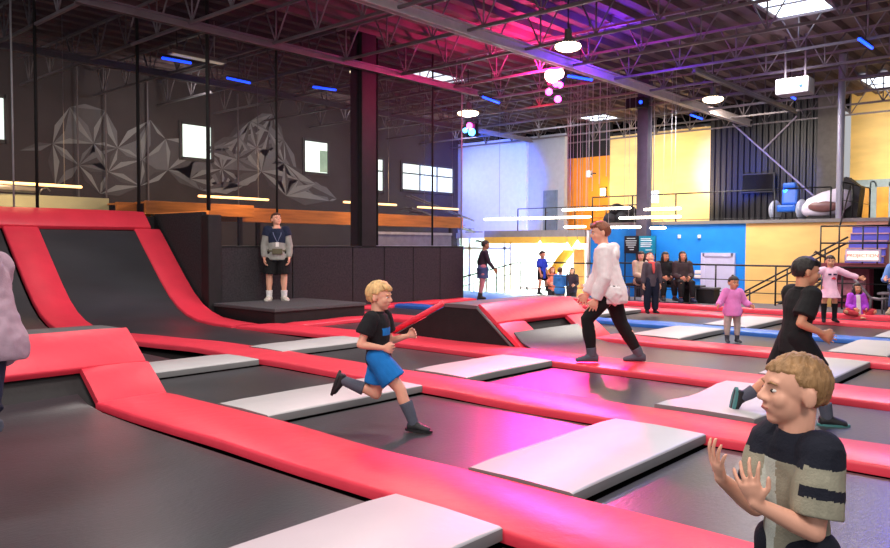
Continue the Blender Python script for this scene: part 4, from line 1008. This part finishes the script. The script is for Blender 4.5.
    # ---- clothes
    for w in wear:
        kd = w[0]; o = w[2] if len(w) > 2 else {}; ma = w[1]; ea = o.get('ease', .012)*Ht; fold = o.get('fold', .006)
        m = MB()
        if kd in ('tshirt', 'hoodie', 'jacket', 'vest', 'shirt', 'dress'):
            hem = o.get('hem', .09); torso(m, -hem, .285, ea)
            if kd in ('hoodie', 'jacket'):
                bw = build*H; m.loft([(P+lean*.17*H, sx*(.08*bw+ea), fwd(sx)*(.058*bw+ea)), (P+lean*.08*H, sx*(.086*bw+ea), fwd(sx)*(.072*bw+ea)), (P+Z*.01*H, X*(.096*bw+ea), Y*(.086*bw+ea)), (P-Z*hem*.75*H, X*(.1*bw+ea), Y*(.094*bw+ea)), (P-Z*hem*H, X*(.094*bw+ea), Y*(.088*bw+ea))], 20)
                if hem > .05:
                    for s in 'LR': m.tube([hip[s]+Z*.03*H, hip[s], hip[s].lerp(knee[s], .12), hip[s].lerp(knee[s], .24)], [.05*H+ea, .059*H+ea*1.15, .06*H+ea*1.2, .058*H+ea*1.1], 14)
            if o.get('flare'):
                c = P+Z*(-hem)*H; f = o['flare']; m.loft([(P+Z*.06*H, X*.085*H, Y*.065*H), (P, X*.1*H, Y*.085*H), (c, X*f*H, Y*f*.85*H)], 20)
            sl = o.get('sleeve', .6); sr = o.get('sr', .0)
            for s in 'LR':
                qd = 1 if s == 'R' else -1
                m.ell(shl[s]-sx*qd*.006*H, (.037*H+ea, .037*H+ea, .036*H+ea))
                pts = [shl[s]-sx*qd*.03*H, shl[s]]; rs = [.034*H+ea, .036*H+ea]
                if sl <= 1:
                    pts += [shl[s].lerp(elb[s], sl*.5), shl[s].lerp(elb[s], sl)]; rs += [.033*H+ea+sr, .032*H+ea*1.1+sr]
                else:
                    pts += [shl[s].lerp(elb[s], .5), elb[s], elb[s].lerp(wri[s], (sl-1)*.6), elb[s].lerp(wri[s], sl-1)]; rs += [.03*H+ea, .027*H+ea, .025*H+ea, .018*H+ea*.8]
                if sl > 0: m.tube(pts, rs, 14)
            if o.get('hood'):
                fx = fwd(sx); nb = neck-lean*.012*H
                m.tube([nb+fx*.06*H-lean*.045*H, nb+sx*.048*H+fx*.03*H-lean*.012*H, nb+sx*.056*H-fx*.025*H, nb-fx*.066*H-lean*.005*H, nb-sx*.056*H-fx*.025*H, nb-sx*.048*H+fx*.03*H-lean*.012*H, nb+fx*.06*H-lean*.045*H], [.012*H, .018*H, .026*H, .036*H, .026*H, .018*H, .012*H], 10, round_ends=True)
                m.ell(nb-fx*.064*H-lean*.045*H, (.055*H, .03*H, .052*H)); m.ell(nb-lean*.015*H, (.05*H, .05*H, .03*H))
            elif o.get('collar', 1): m.tube([neck-lean*.03*H, neck+ndir*.012*H], [.05*H+ea*.5, .034*H+ea*.5], 16)
            me = remesh(m, max(vox, .006 if vox > .005 else .0042), 4, fold)
            mats = [ma]
            ob = put(kd, me, mats, t)
            if o.get('paint'):
                for mm in o['mats']: me.materials.append(mm)
                fx = fwd(sx)
                for p in me.polygons:
                    c = p.center-P; r = dict(u=c.dot(lean)/H, x=c.dot(sx)/H, y=c.dot(fx)/H)
                    for s in 'LR':
                        ax = elb[s]-shl[s]; r['a'+s] = (p.center-shl[s]).dot(ax)/ax.length_squared; r['d'+s] = ((p.center-shl[s])-ax*r['a'+s]).length/H
                    p.material_index = o['paint'](r)
        elif kd in ('shorts', 'trousers', 'leggings'):
            lg = o.get('leg', .8); torso(m, -.055, o.get('waist', .07), ea*.9)
            for s in 'LR':
                hs = hip[s]+V((0, 0, .015*H)); ex = o.get('wide', 0)*H
                if lg <= 1: pts = [hs, hs.lerp(knee[s], lg*.5), hs.lerp(knee[s], lg)]; rs = [.057*H+ea, .056*H+ea+ex, .05*H+ea*1.5+ex*1.5]
                else: pts = [hs, hs.lerp(knee[s], .4), knee[s], knee[s].lerp(ank[s], (lg-1)*.5), knee[s].lerp(ank[s], lg-1)]; rs = [.056*H+ea, .052*H+ea+ex, .038*H+ea+ex, .036*H+ea+ex, .024*H+ea+ex]
                m.tube(pts, rs, 16)
                m.ell(hs, (.057*H+ea, .057*H+ea, .057*H+ea))
            put(kd, remesh(m, max(vox, .008), 4, fold), ma, t)
        elif kd == 'skirt':
            L = o.get('len', .12); f = o.get('flare', .13)
            m.loft([(P+lean*.06*H, X*.086*H, Y*.068*H), (P+lean*.0, X*(.112*H+ea), Y*(.09*H+ea)), (P-Z*L*.6*H, X*(f*.9)*H, Y*f*.75*H), (P-Z*L*H, X*f*H, Y*f*.85*H)], 28)
            put(kd, remesh(m, max(vox, .009), 2, fold), ma, t)
        elif kd == 'sock':
            for s in 'LR':
                m = MB(); top = ank[s].lerp(knee[s], o.get('h', .3)); mid = ank[s].lerp(top, .5); c = .009*Ht
                rr = .0215*H+(.036-.0215)*H*min(1, o.get('h', .3)*1.5)
                m.tube([ank[s]-fu[s]*.01*H, mid, top], [.0225*H+c, (.0225*H+rr)/2+c, rr+c], 14); foot(m, ank[s], toe[s], fu[s], H, .0035*Ht)
                put('sock', remesh(m, max(vox*.8, .006), 3), ma, t)
        elif kd == 'shoe':
            for s in 'LR':
                m = MB(); foot(m, ank[s], toe[s], fu[s], H, .008*Ht); m.tube([ank[s]-fu[s]*.02*H, ank[s]+fu[s]*.008*H], [.027*H, .028*H], 12)
                sh = put('shoe', remesh(m, max(vox*.8, .006), 2), ma, t)
                m = MB(); t_, u_ = toe[s], fu[s]; c_ = t_.cross(u_)
                m.loft([(ank[s]-u_*q*H+t_*.033*H, t_*.088*H, c_*.036*H) for q in (.051, .036)], 20); m.build('sole', o.get('sole', ma), sh, 40)
        elif kd == 'lanyard':
            f = fwd(sx); ce = neck-lean*.02*H
            chest = P+lean*.13*H+f*(.075*H+ea*1.9)
            for s in (-1, 1): m.tube([ce+sx*s*.05*H+lean*.015*H, P+lean*.22*H+sx*s*.04*H+f*(.066*H+ea*1.9), chest], .004*Ht, 6)
            lo_ = m.build('lanyard', ma, t); m = MB(); m.box(chest-lean*.02*H, (.035*H, .008*H, .05*H)); m.build('badge', CH, lo_)
        elif kd == 'scarf':
            f = fwd(sx); m.tube([neck+V((0, 0, .0))+sx*.05*H, neck+f*.055*H, neck-sx*.05*H, neck-f*.05*H, neck+sx*.05*H], .02*H, 8); m.tube([neck+f*.06*H, P+lean*.2*H+f*.085*H, P+lean*.14*H+f*.088*H], [.022*H, .024*H, .016*H], 8, round_ends=True); m.build('scarf', ma, t)
        elif kd == 'belt_bag':
            f = fwd(sx); m.loft([(P+lean*.03*H, sx*(.1*H+ea), f*(.078*H+ea)), (P+lean*.05*H, sx*(.1*H+ea), f*(.078*H+ea))], 24); m.box(P+lean*.035*H+f*.1*H, (.11*H, .04*H, .06*H), None, .01); m.build('belt_bag', ma, t)
        elif kd == 'chest_print':
            f = fwd(sx)
            for (x, u, ww, hh2) in o['rects']:
                d_ = .06*H*build+ea+.012*Ht; c = P+lean*u*H+sx*x*H+f*(d_*math.sqrt(max(.2, 1-(x/.11)**2))); m.box(c, (ww*H, .008*Ht, hh2*H), Matrix((sx, f, lean)).transposed())
            m.build('print', ma, t)
    return t
def foot(mb, a, t, u, H, e):
    c = t.cross(u); S_ = [(-.042, .012, .018), (-.034, .021, .022), (-.012, .0235, .0245), (.02, .024, .024), (.055, .027, .017), (.085, .026, .012), (.102, .017, .008)]
    mb.loft([(a+t*q*H-u*(.045*H-h_*H), c*(w*H+e), u*(h_*H+e)) for q, w, h_ in S_], 14)
    mb.tube([a, a-u*.02*H+t*.012*H], [.021*H+e, .024*H+e], 12, round_ends=True)
def hairmat(c): return mat('hair_%d_%d_%d' % c, c, .55, .35, 30, .5, 90, stretch=(1, 1, .25))
def cloth(n, c, var=.1, rough=.85): return mat('cloth_'+n, c, rough, var, 12, .2, 140, spec=.25)
FAIR, TAN, PALE_S, BROWN = (232, 172, 146), (212, 150, 118), (226, 178, 156), (150, 104, 80)
BLK = cloth('black', (26, 25, 28)); NAV = cloth('navy', (34, 42, 66)); GRY = cloth('grey', (120, 122, 122)); WHT = cloth('white', (228, 222, 224)); DGR = cloth('charcoal', (58, 56, 60))
SHOEB = mat('shoe_black', (28, 28, 32), .6); SHOEW = mat('shoe_white', (205, 200, 190), .6); GSOCK = cloth('sock_grey', (86, 90, 104)); SKYB = cloth('royal', (28, 118, 196))
BRN, DBR, BLD, BLH = (88, 56, 38), (40, 28, 24), (206, 166, 112), (28, 22, 22)
# staff member on the platform
p = pz(274, 299.5, .28)
person('person in navy vest over grey hoodie and black shorts standing on the dark platform', (p.x+.26, p.y-.12, .28), 285, 1.82,
       dict(uL=(-.22, .05, -1), uR=(.22, .0, -1), fL=(.05, .35, -1), fR=(.0, .3, -1), tL=(-.1, .03, -1), tR=(.14, .0, -1), head=(25, 14, 0), handL=dict(curl=.8), handR=dict(curl=.8), toeL=(-.3, 1, 0), toeR=(.35, 1, 0)),
       [('hoodie', cloth('heather', (150, 150, 146)), dict(sleeve=1.9, hem=.06, hood=1, ease=.012)), ('vest', NAV, dict(sleeve=.35, hem=.07, ease=.02, collar=0)), ('shorts', BLK, dict(leg=.92, wide=.008)), ('sock', WHT, dict(h=.3)), ('shoe', SHOEW, {}), ('lanyard', cloth('lanyard_blue', (120, 130, 160)), {}), ('belt_bag', cloth('khaki', (96, 92, 74)), {})],
       FAIR, dict(c=BRN), hh=.135)
# running blond boy
p = pz(414, 431, -.035)
person('person, blond boy in black shirt and bright blue shorts running across the trampoline', (p.x, p.y, -.035), 352, 1.27,
       dict(lean=(0, -.03, 1), twist=-12, tR=(.05, .85, -1), sR=(0, .42, -1), toeR=(.05, 1, -.06), tL=(0, -.12, -1), sL=(.05, -1, .38), toeL=(0, -.35, -1),
            uR=(.28, -.35, -1), fR=(-.3, .9, -.15), uL=(-.2, .2, -1), fL=(.3, .9, .3), head=(-8, -6, 0), handR=dict(curl=1.1), handL=dict(curl=1.1)),
       [('tshirt', cloth('black_tee', (28, 28, 32)), dict(sleeve=.62, hem=.035, ease=.016, sr=.008, paint=lambda r: 1 if (r['y'] > .045 and .15 < r['u'] < .2 and -.05 < r['x'] < .06) else 0, mats=[SKYB])), ('shorts', SKYB, dict(leg=.72, wide=.012)), ('sock', GSOCK, dict(h=.62)), ('shoe', SHOEB, {})],
       FAIR, dict(c=BLD, vol=1.06, front=.27), anchor='R', vox=.0065, hh=.168)
# youth in white hoodie
p = pz(639, 361, .03)
person('person in white hoodie and black trousers striding along the red strip', (p.x, p.y, .03), 176, 1.80,
       dict(lean=(0, .16, 1), twist=-10, tL=(-.05, .85, -1), sL=(0, -.14, -1), toeL=(-.1, 1, 0), tR=(.05, -.38, -1), sR=(0, -.6, -1), toeR=(.1, 1, -.02),
            uL=(-.2, .02, -1), fL=(.05, .35, -1), uR=(.15, .25, -1), fR=(-.1, .6, -1), head=(4, -10, 0), handL=dict(curl=.7), handR=dict(curl=.7)),
       [('hoodie', cloth('white_fleece', (232, 222, 224), .05), dict(sleeve=1.95, hem=.075, hood=1, ease=.02, fold=.009)), ('trousers', BLK, dict(leg=1.9, ease=.006, waist=.015)), ('sock', GSOCK, dict(h=.2)), ],
       FAIR, dict(c=(120, 66, 42)), anchor='R', vox=.0075, hh=.132)
# boy with raised hands, close to the camera
d = ray(800, 388)*2.12; p = CAM+d
NV = cloth('navy_yoke', (30, 32, 44)); SAGE = cloth('sage', (150, 146, 128), .14); PALEST = cloth('pale_stripe', (190, 196, 186))
def jersey(r):
    for s in 'LR':
        if r['a'+s] > .18 and abs(r['x']) > .085:
            return 1 if .42 < r['a'+s] < .56 else 0
    if r['u'] > .238: return 1
    if -.075 < r['x'] < -.03 and r['y'] > .0: return 0
    if .0 < r['x'] < .04 and r['y'] > .02 and r['u'] > .02: return 2
    return 0
person('person, boy in grey jersey with navy yoke holding both hands up, closest to the camera', (p.x, p.y, -.035), 200, 1.18,
       dict(lean=(0, .03, 1), uL=(-.1, .22, -1), fL=(.45, 1, .52), uR=(.0, .28, -1), fR=(-.1, 1, .75), head=(-22, 2, 0),
            handL=dict(d=(.25, .3, 1), n=(.3, -.9, .2), curl=.3, spread=.2, thumb=1.), handR=dict(d=(-.1, .45, 1), n=(-.2, -.9, .3), curl=.35, spread=.2, thumb=1.)),
       [('tshirt', SAGE, dict(sleeve=.8, hem=.12, ease=.017, sr=.008, fold=.008, paint=jersey, mats=[NV, PALEST])), ('shorts', NV, dict(leg=.9)), ('sock', GSOCK, dict(h=.3))],
       FAIR, dict(c=(150, 112, 72), front=.27, nape=-.2, vol=.94, fringe=0), vox=.005, hh=.166, anchor='mid', build=.8)
# boy in black running behind him
p = pz(827, 425, -.035)
person('person in black shirt and shorts with dark hair running behind the boy with raised hands', (p.x, p.y, -.035), 358, 1.45,
       dict(lean=(0, .12, 1), twist=10, tR=(.05, .58, -1), sR=(0, .2, -1), tL=(-.03, -.35, -1), sL=(0, -.85, -.55), toeL=(0, -.2, -1), uR=(.25, -.5, -1), fR=(-.1, .8, -.35), uL=(-.2, .3, -1), fL=(.2, .85, -.5), head=(-4, -8, 0), handR=dict(curl=.8), handL=dict(curl=.6)),
       [('tshirt', cloth('black_jersey', (34, 34, 36)), dict(sleeve=.75, hem=.075, ease=.02, sr=.01)), ('shorts', BLK, dict(leg=.8, wide=.004)), ('sock', GSOCK, dict(h=.35)), ('shoe', SHOEB, dict(sole=mat('teal_sole', (70, 130, 130), .6)))],
       TAN, dict(c=BLH, front=.28), anchor='R', vox=.0075, hh=.155)
# small girl in pink
p = pz(732, 342, -.035)
PNK = cloth('orchid', (232, 140, 212), .07)
person('person, small girl in orchid pink jacket standing with both arms held out low', (p.x, p.y, -.035), 274, 1.02,
       dict(uL=(-.55, .0, -1), fL=(-.25, .75, -.3), uR=(.55, .0, -1), fR=(.45, .6, -.25), tL=(-.09, 0, -1), tR=(.09, 0, -1), head=(6, -4, 0)),
       [('jacket', PNK, dict(sleeve=1.9, hem=.1, ease=.028)), ('leggings', cloth('oatmeal', (190, 172, 168)), dict(leg=1.75, ease=.012)), ('sock', cloth('sock_slate', (74, 72, 84)), dict(h=.3))],
       TAN, dict(c=DBR, style='bun', front=.26), vox=.008, hh=.19, build=1.12)
# jumping girl
p = pz(829, 322, .03)
PP = cloth('pale_pink', (240, 190, 214), .06)
person('person, girl in pale pink dress and black stockings with arms spread beside the handrail', (p.x, p.y, .03), 262, 1.24,
       dict(uL=(-1, .1, -.42), fL=(-1, .25, -.3), uR=(1, .05, -.35), fR=(1, .2, .15), tL=(-.1, 0, -1), tR=(.1, 0, -1), head=(-14, -6, 0), toeL=(-.3, 1, -.1), toeR=(.3, 1, -.1)),
       [('dress', PP, dict(sleeve=1.9, hem=.15, ease=.02, flare=.16)), ('sock', cloth('black_stocking', (24, 24, 30)), dict(h=1.)), ('chest_print', cloth('print_dark', (60, 50, 80)), dict(rects=[(-.045, .2, .05, .025), (.03, .2, .045, .025)])), ('chest_print', cloth('print_red', (220, 60, 80)), dict(rects=[(-.03, .15, .03, .02), (-.045, .135, .03, .02), (-.01, .14, .03, .02)]))],
       TAN, dict(c=DBR, style='pony', dir=(.85, .0, .55), front=.26), vox=.008, hh=.165)
# child in purple sitting
p = pz(856, 316.5, .0)
person('person, child in purple jacket over white shirt sitting on the walkway', (p.x, p.y, .10), 265, 1.2,
       dict(tL=(-.75, .65, .05), sL=(.9, .25, -.25), tR=(.75, .65, .05), sR=(-.9, .35, -.25), toeL=(.6, .8, -.1), toeR=(-.6, .8, -.1), uL=(-.25, .2, -1), fL=(.3, .9, -.3), uR=(.25, .2, -1), fR=(-.3, .9, -.3), head=(10, 0, 0)),
       [('shirt', WHT, dict(sleeve=0, hem=.05, ease=.012)), ('jacket', cloth('violet', (176, 74, 214)), dict(sleeve=1.9, hem=.05, ease=.026, paint=lambda r: 1 if (r['y'] > .05 and abs(r['x']) < .035) else 0, mats=[WHT])), ('trousers', cloth('red_leggings', (190, 60, 70)), dict(leg=1.85))],
       TAN, dict(c=DBR, style='long', len=.9), anchor='pelvis', vox=.009, hh=.165)
# seated adult at the edge
person('person in blue denim shirt and jeans with crossed legs, seated at the picture edge', (-3.52, 18.3, .52), 215, 1.72,
       dict(tL=(-.05, 1, -.05), sL=(.1, .25, -1), tR=(-.35, 1, .18), sR=(-.75, .75, -.35), toeR=(-.6, .6, .4), uL=(-.2, .5, -1), fL=(.4, .8, .0), uR=(.2, .5, -1), fR=(-.4, .8, .1), head=(0, -20, 0)),
       [('shirt', cloth('chambray', (104, 144, 206)), dict(sleeve=1.85, hem=.04, ease=.014)), ('trousers', cloth('indigo', (54, 70, 116)), dict(leg=1.85)), ('shoe', mat('shoe_tan', (150, 130, 110), .7), {})],
       FAIR, dict(c=BRN), anchor='pelvis', vox=.009, hh=.13)
# child looking up
p = pz(651, 313, .03)
person('person, child in charcoal top and navy trousers looking straight up at the roof', (p.x, p.y, .03), 278, 1.3,
       dict(uL=(-.2, .0, -1), fL=(-.05, .1, -1), uR=(.2, 0, -1), fR=(.05, .1, -1), head=(0, 48, 0), tL=(-.06, 0, -1), tR=(.06, 0, -1)),
       [('shirt', cloth('charcoal_rose', (84, 72, 82)), dict(sleeve=1.9, hem=.08, ease=.016)), ('trousers', cloth('navy_track', (28, 30, 50)), dict(leg=1.95, wide=.01)), ('scarf', cloth('coral', (214, 84, 84)), {}), ('sock', BLK, dict(h=.2))],
       FAIR, dict(c=(120, 60, 50), front=.3), vox=.008, hh=.155)
SEAT = dict(tL=(-.12, 1, -.05), sL=(-.02, .12, -1), tR=(.12, 1, -.05), sR=(.02, .05, -1), uL=(-.12, .3, -1), fL=(.4, .85, -.25), uR=(.12, .3, -1), fR=(-.4, .85, -.25))
person('person with long dark hair in beige jacket and dark trousers sitting next to the hoodie', (-9.3, 18.05, .53), 285, 1.62, dict(SEAT, head=(-30, -12, 0)),
       [('jacket', cloth('beige', (176, 160, 140)), dict(sleeve=1.9, hem=.06, ease=.018)), ('trousers', DGR, dict(leg=1.9)), ('shoe', SHOEW, {})], FAIR, dict(c=DBR, style='long', len=1.5), anchor='pelvis', vox=.009, hh=.135)
person('person in black with dark hair sitting behind the child looking up', (-8.72, 18.2, .53), 270, 1.6, dict(SEAT, head=(15, -8, 0)),
       [('jacket', BLK, dict(sleeve=1.9, hem=.06, ease=.018)), ('trousers', BLK, dict(leg=1.9)), ('shoe', SHOEB, {})], TAN, dict(c=BLH, style='long', len=1.2), anchor='pelvis', vox=.009, hh=.135)
person('person in dark brown cardigan sitting at the bench end facing the court', (-8.2, 18.1, .53), 268, 1.62, dict(SEAT, head=(8, 4, 0)),
       [('jacket', cloth('brown_knit', (58, 48, 50)), dict(sleeve=1.9, hem=.06, ease=.02)), ('trousers', BLK, dict(leg=1.9)), ('shoe', NAV, {})], TAN, dict(c=BLH, style='long', len=1.0), anchor='pelvis', vox=.009, hh=.135)
# girl in denim skirt, boy in blue shirt
p = pz(480, 299, .0)
person('person with ponytail in dark top and blue denim skirt standing at the blue mat', (p.x, p.y, .0), 12, 1.58,
       dict(lean=(0, .1, 1), tL=(-.03, .02, -1), sL=(0, -.12, -1), tR=(.03, -.08, -1), sR=(0, -.2, -1), uL=(-.3, -.35, -1), fL=(.1, .2, -1), uR=(.2, .3, -1), fR=(0, .7, -.9), head=(0, -6, 0)),
       [('shirt', cloth('plum_dark', (52, 44, 58)), dict(sleeve=1.9, hem=.03, ease=.008)), ('skirt', cloth('denim', (64, 80, 124)), dict(len=.16, flare=.12)), ('sock', SHOEB, dict(h=.25)), ('leggings', cloth('mauve_tights', (176, 120, 132)), dict(leg=1.8, ease=.004))], BROWN, dict(c=BLH, style='pony', dir=(0, -.8, .1)), vox=.009, hh=.14)
p = pz(543, 293.5, .0)
person('person, boy in royal blue shirt and black shorts lunging beyond the trapezoid ridge', (p.x, p.y, .0), 320, 1.34,
       dict(tR=(.55, .35, -1), sR=(.05, -.1, -1), tL=(-.75, -.1, -1), sL=(-.65, -.2, -1), uL=(-.3, .1, -1), fL=(-.1, .4, -1), uR=(.3, .2, -1), fR=(.3, .5, -1), head=(0, -5, 0)),
       [('tshirt', cloth('royal_tee', (44, 66, 190)), dict(sleeve=.9, hem=.13, ease=.022, sr=.012)), ('shorts', BLK, dict(leg=.8)), ('sock', DGR, dict(h=.4)), ('shoe', SHOEB, {})], TAN, dict(c=BLH), vox=.009, hh=.16)
# people at the counter
STAND = dict(uL=(-.2, .25, -1), fL=(.3, .9, -.2), uR=(.2, .25, -1), fR=(-.3, .9, -.1))
for (xx, Yy, aa, hgt, lb, c, ck, hc, hs) in [(560, 22.6, 60, 1.62, 'person in sky blue hoodie standing at the counter with back turned', (70, 150, 230), 'sky', BRN, 'short'),
        (552, 23.9, 280, 1.6, 'person in coral top behind the counter, beside the sky blue hoodie', (226, 130, 110), 'salmon', (150, 80, 50), 'long'),
        (572, 23.9, 250, 1.58, 'person in dark jacket behind the counter under the pendant pair', (58, 50, 66), 'dusk', BLH, 'long'),
        (592, 23.9, 200, 1.55, 'person in white shirt behind the counter, mostly hidden by the hoodie', (226, 220, 222), 'milk', DBR, 'short')]:
    q = py(xx, 285, Yy); person(lb, (q.x, Yy, -.93), aa, hgt, STAND, [('hoodie', cloth(ck, c), dict(sleeve=1.9, hem=.1, ease=.016, hood=1 if ck == 'sky' else 0)), ('trousers', mat('cloth_taupe', (128, 116, 104), .85) if ck == 'sky' else DGR, dict(leg=1.9)), ('shoe', SHOEB, {})], FAIR, dict(c=hc, style=hs), vox=.011, hh=.14)
# person cut off by the picture edge
d = ray(-9, 334)*3.9; p = CAM+d
person('person in mauve grey hoodie and navy trousers jumping, cut off by the picture edge', (p.x, p.y, .93), 172, 1.38,
       dict(lean=(0, .22, 1), uL=(-.3, -.3, -1), fL=(.0, .15, -1), uR=(.3, .3, -1), fR=(0, .6, -1), tL=(0, .06, -1), sL=(0, 1, -.7), tR=(.05, .9, -.6), sR=(0, -.8, -1), handL=dict(curl=.6)),
       [('hoodie', cloth('mauve', (168, 142, 158)), dict(sleeve=1.9, hem=.07, hood=1, ease=.03, fold=.012)), ('trousers', NAV, dict(leg=1.95, ease=.02, wide=.012)), ('sock', GSOCK, dict(h=.3))],
       FAIR, dict(c=DBR), vox=.008, hh=.14, anchor='pelvis')
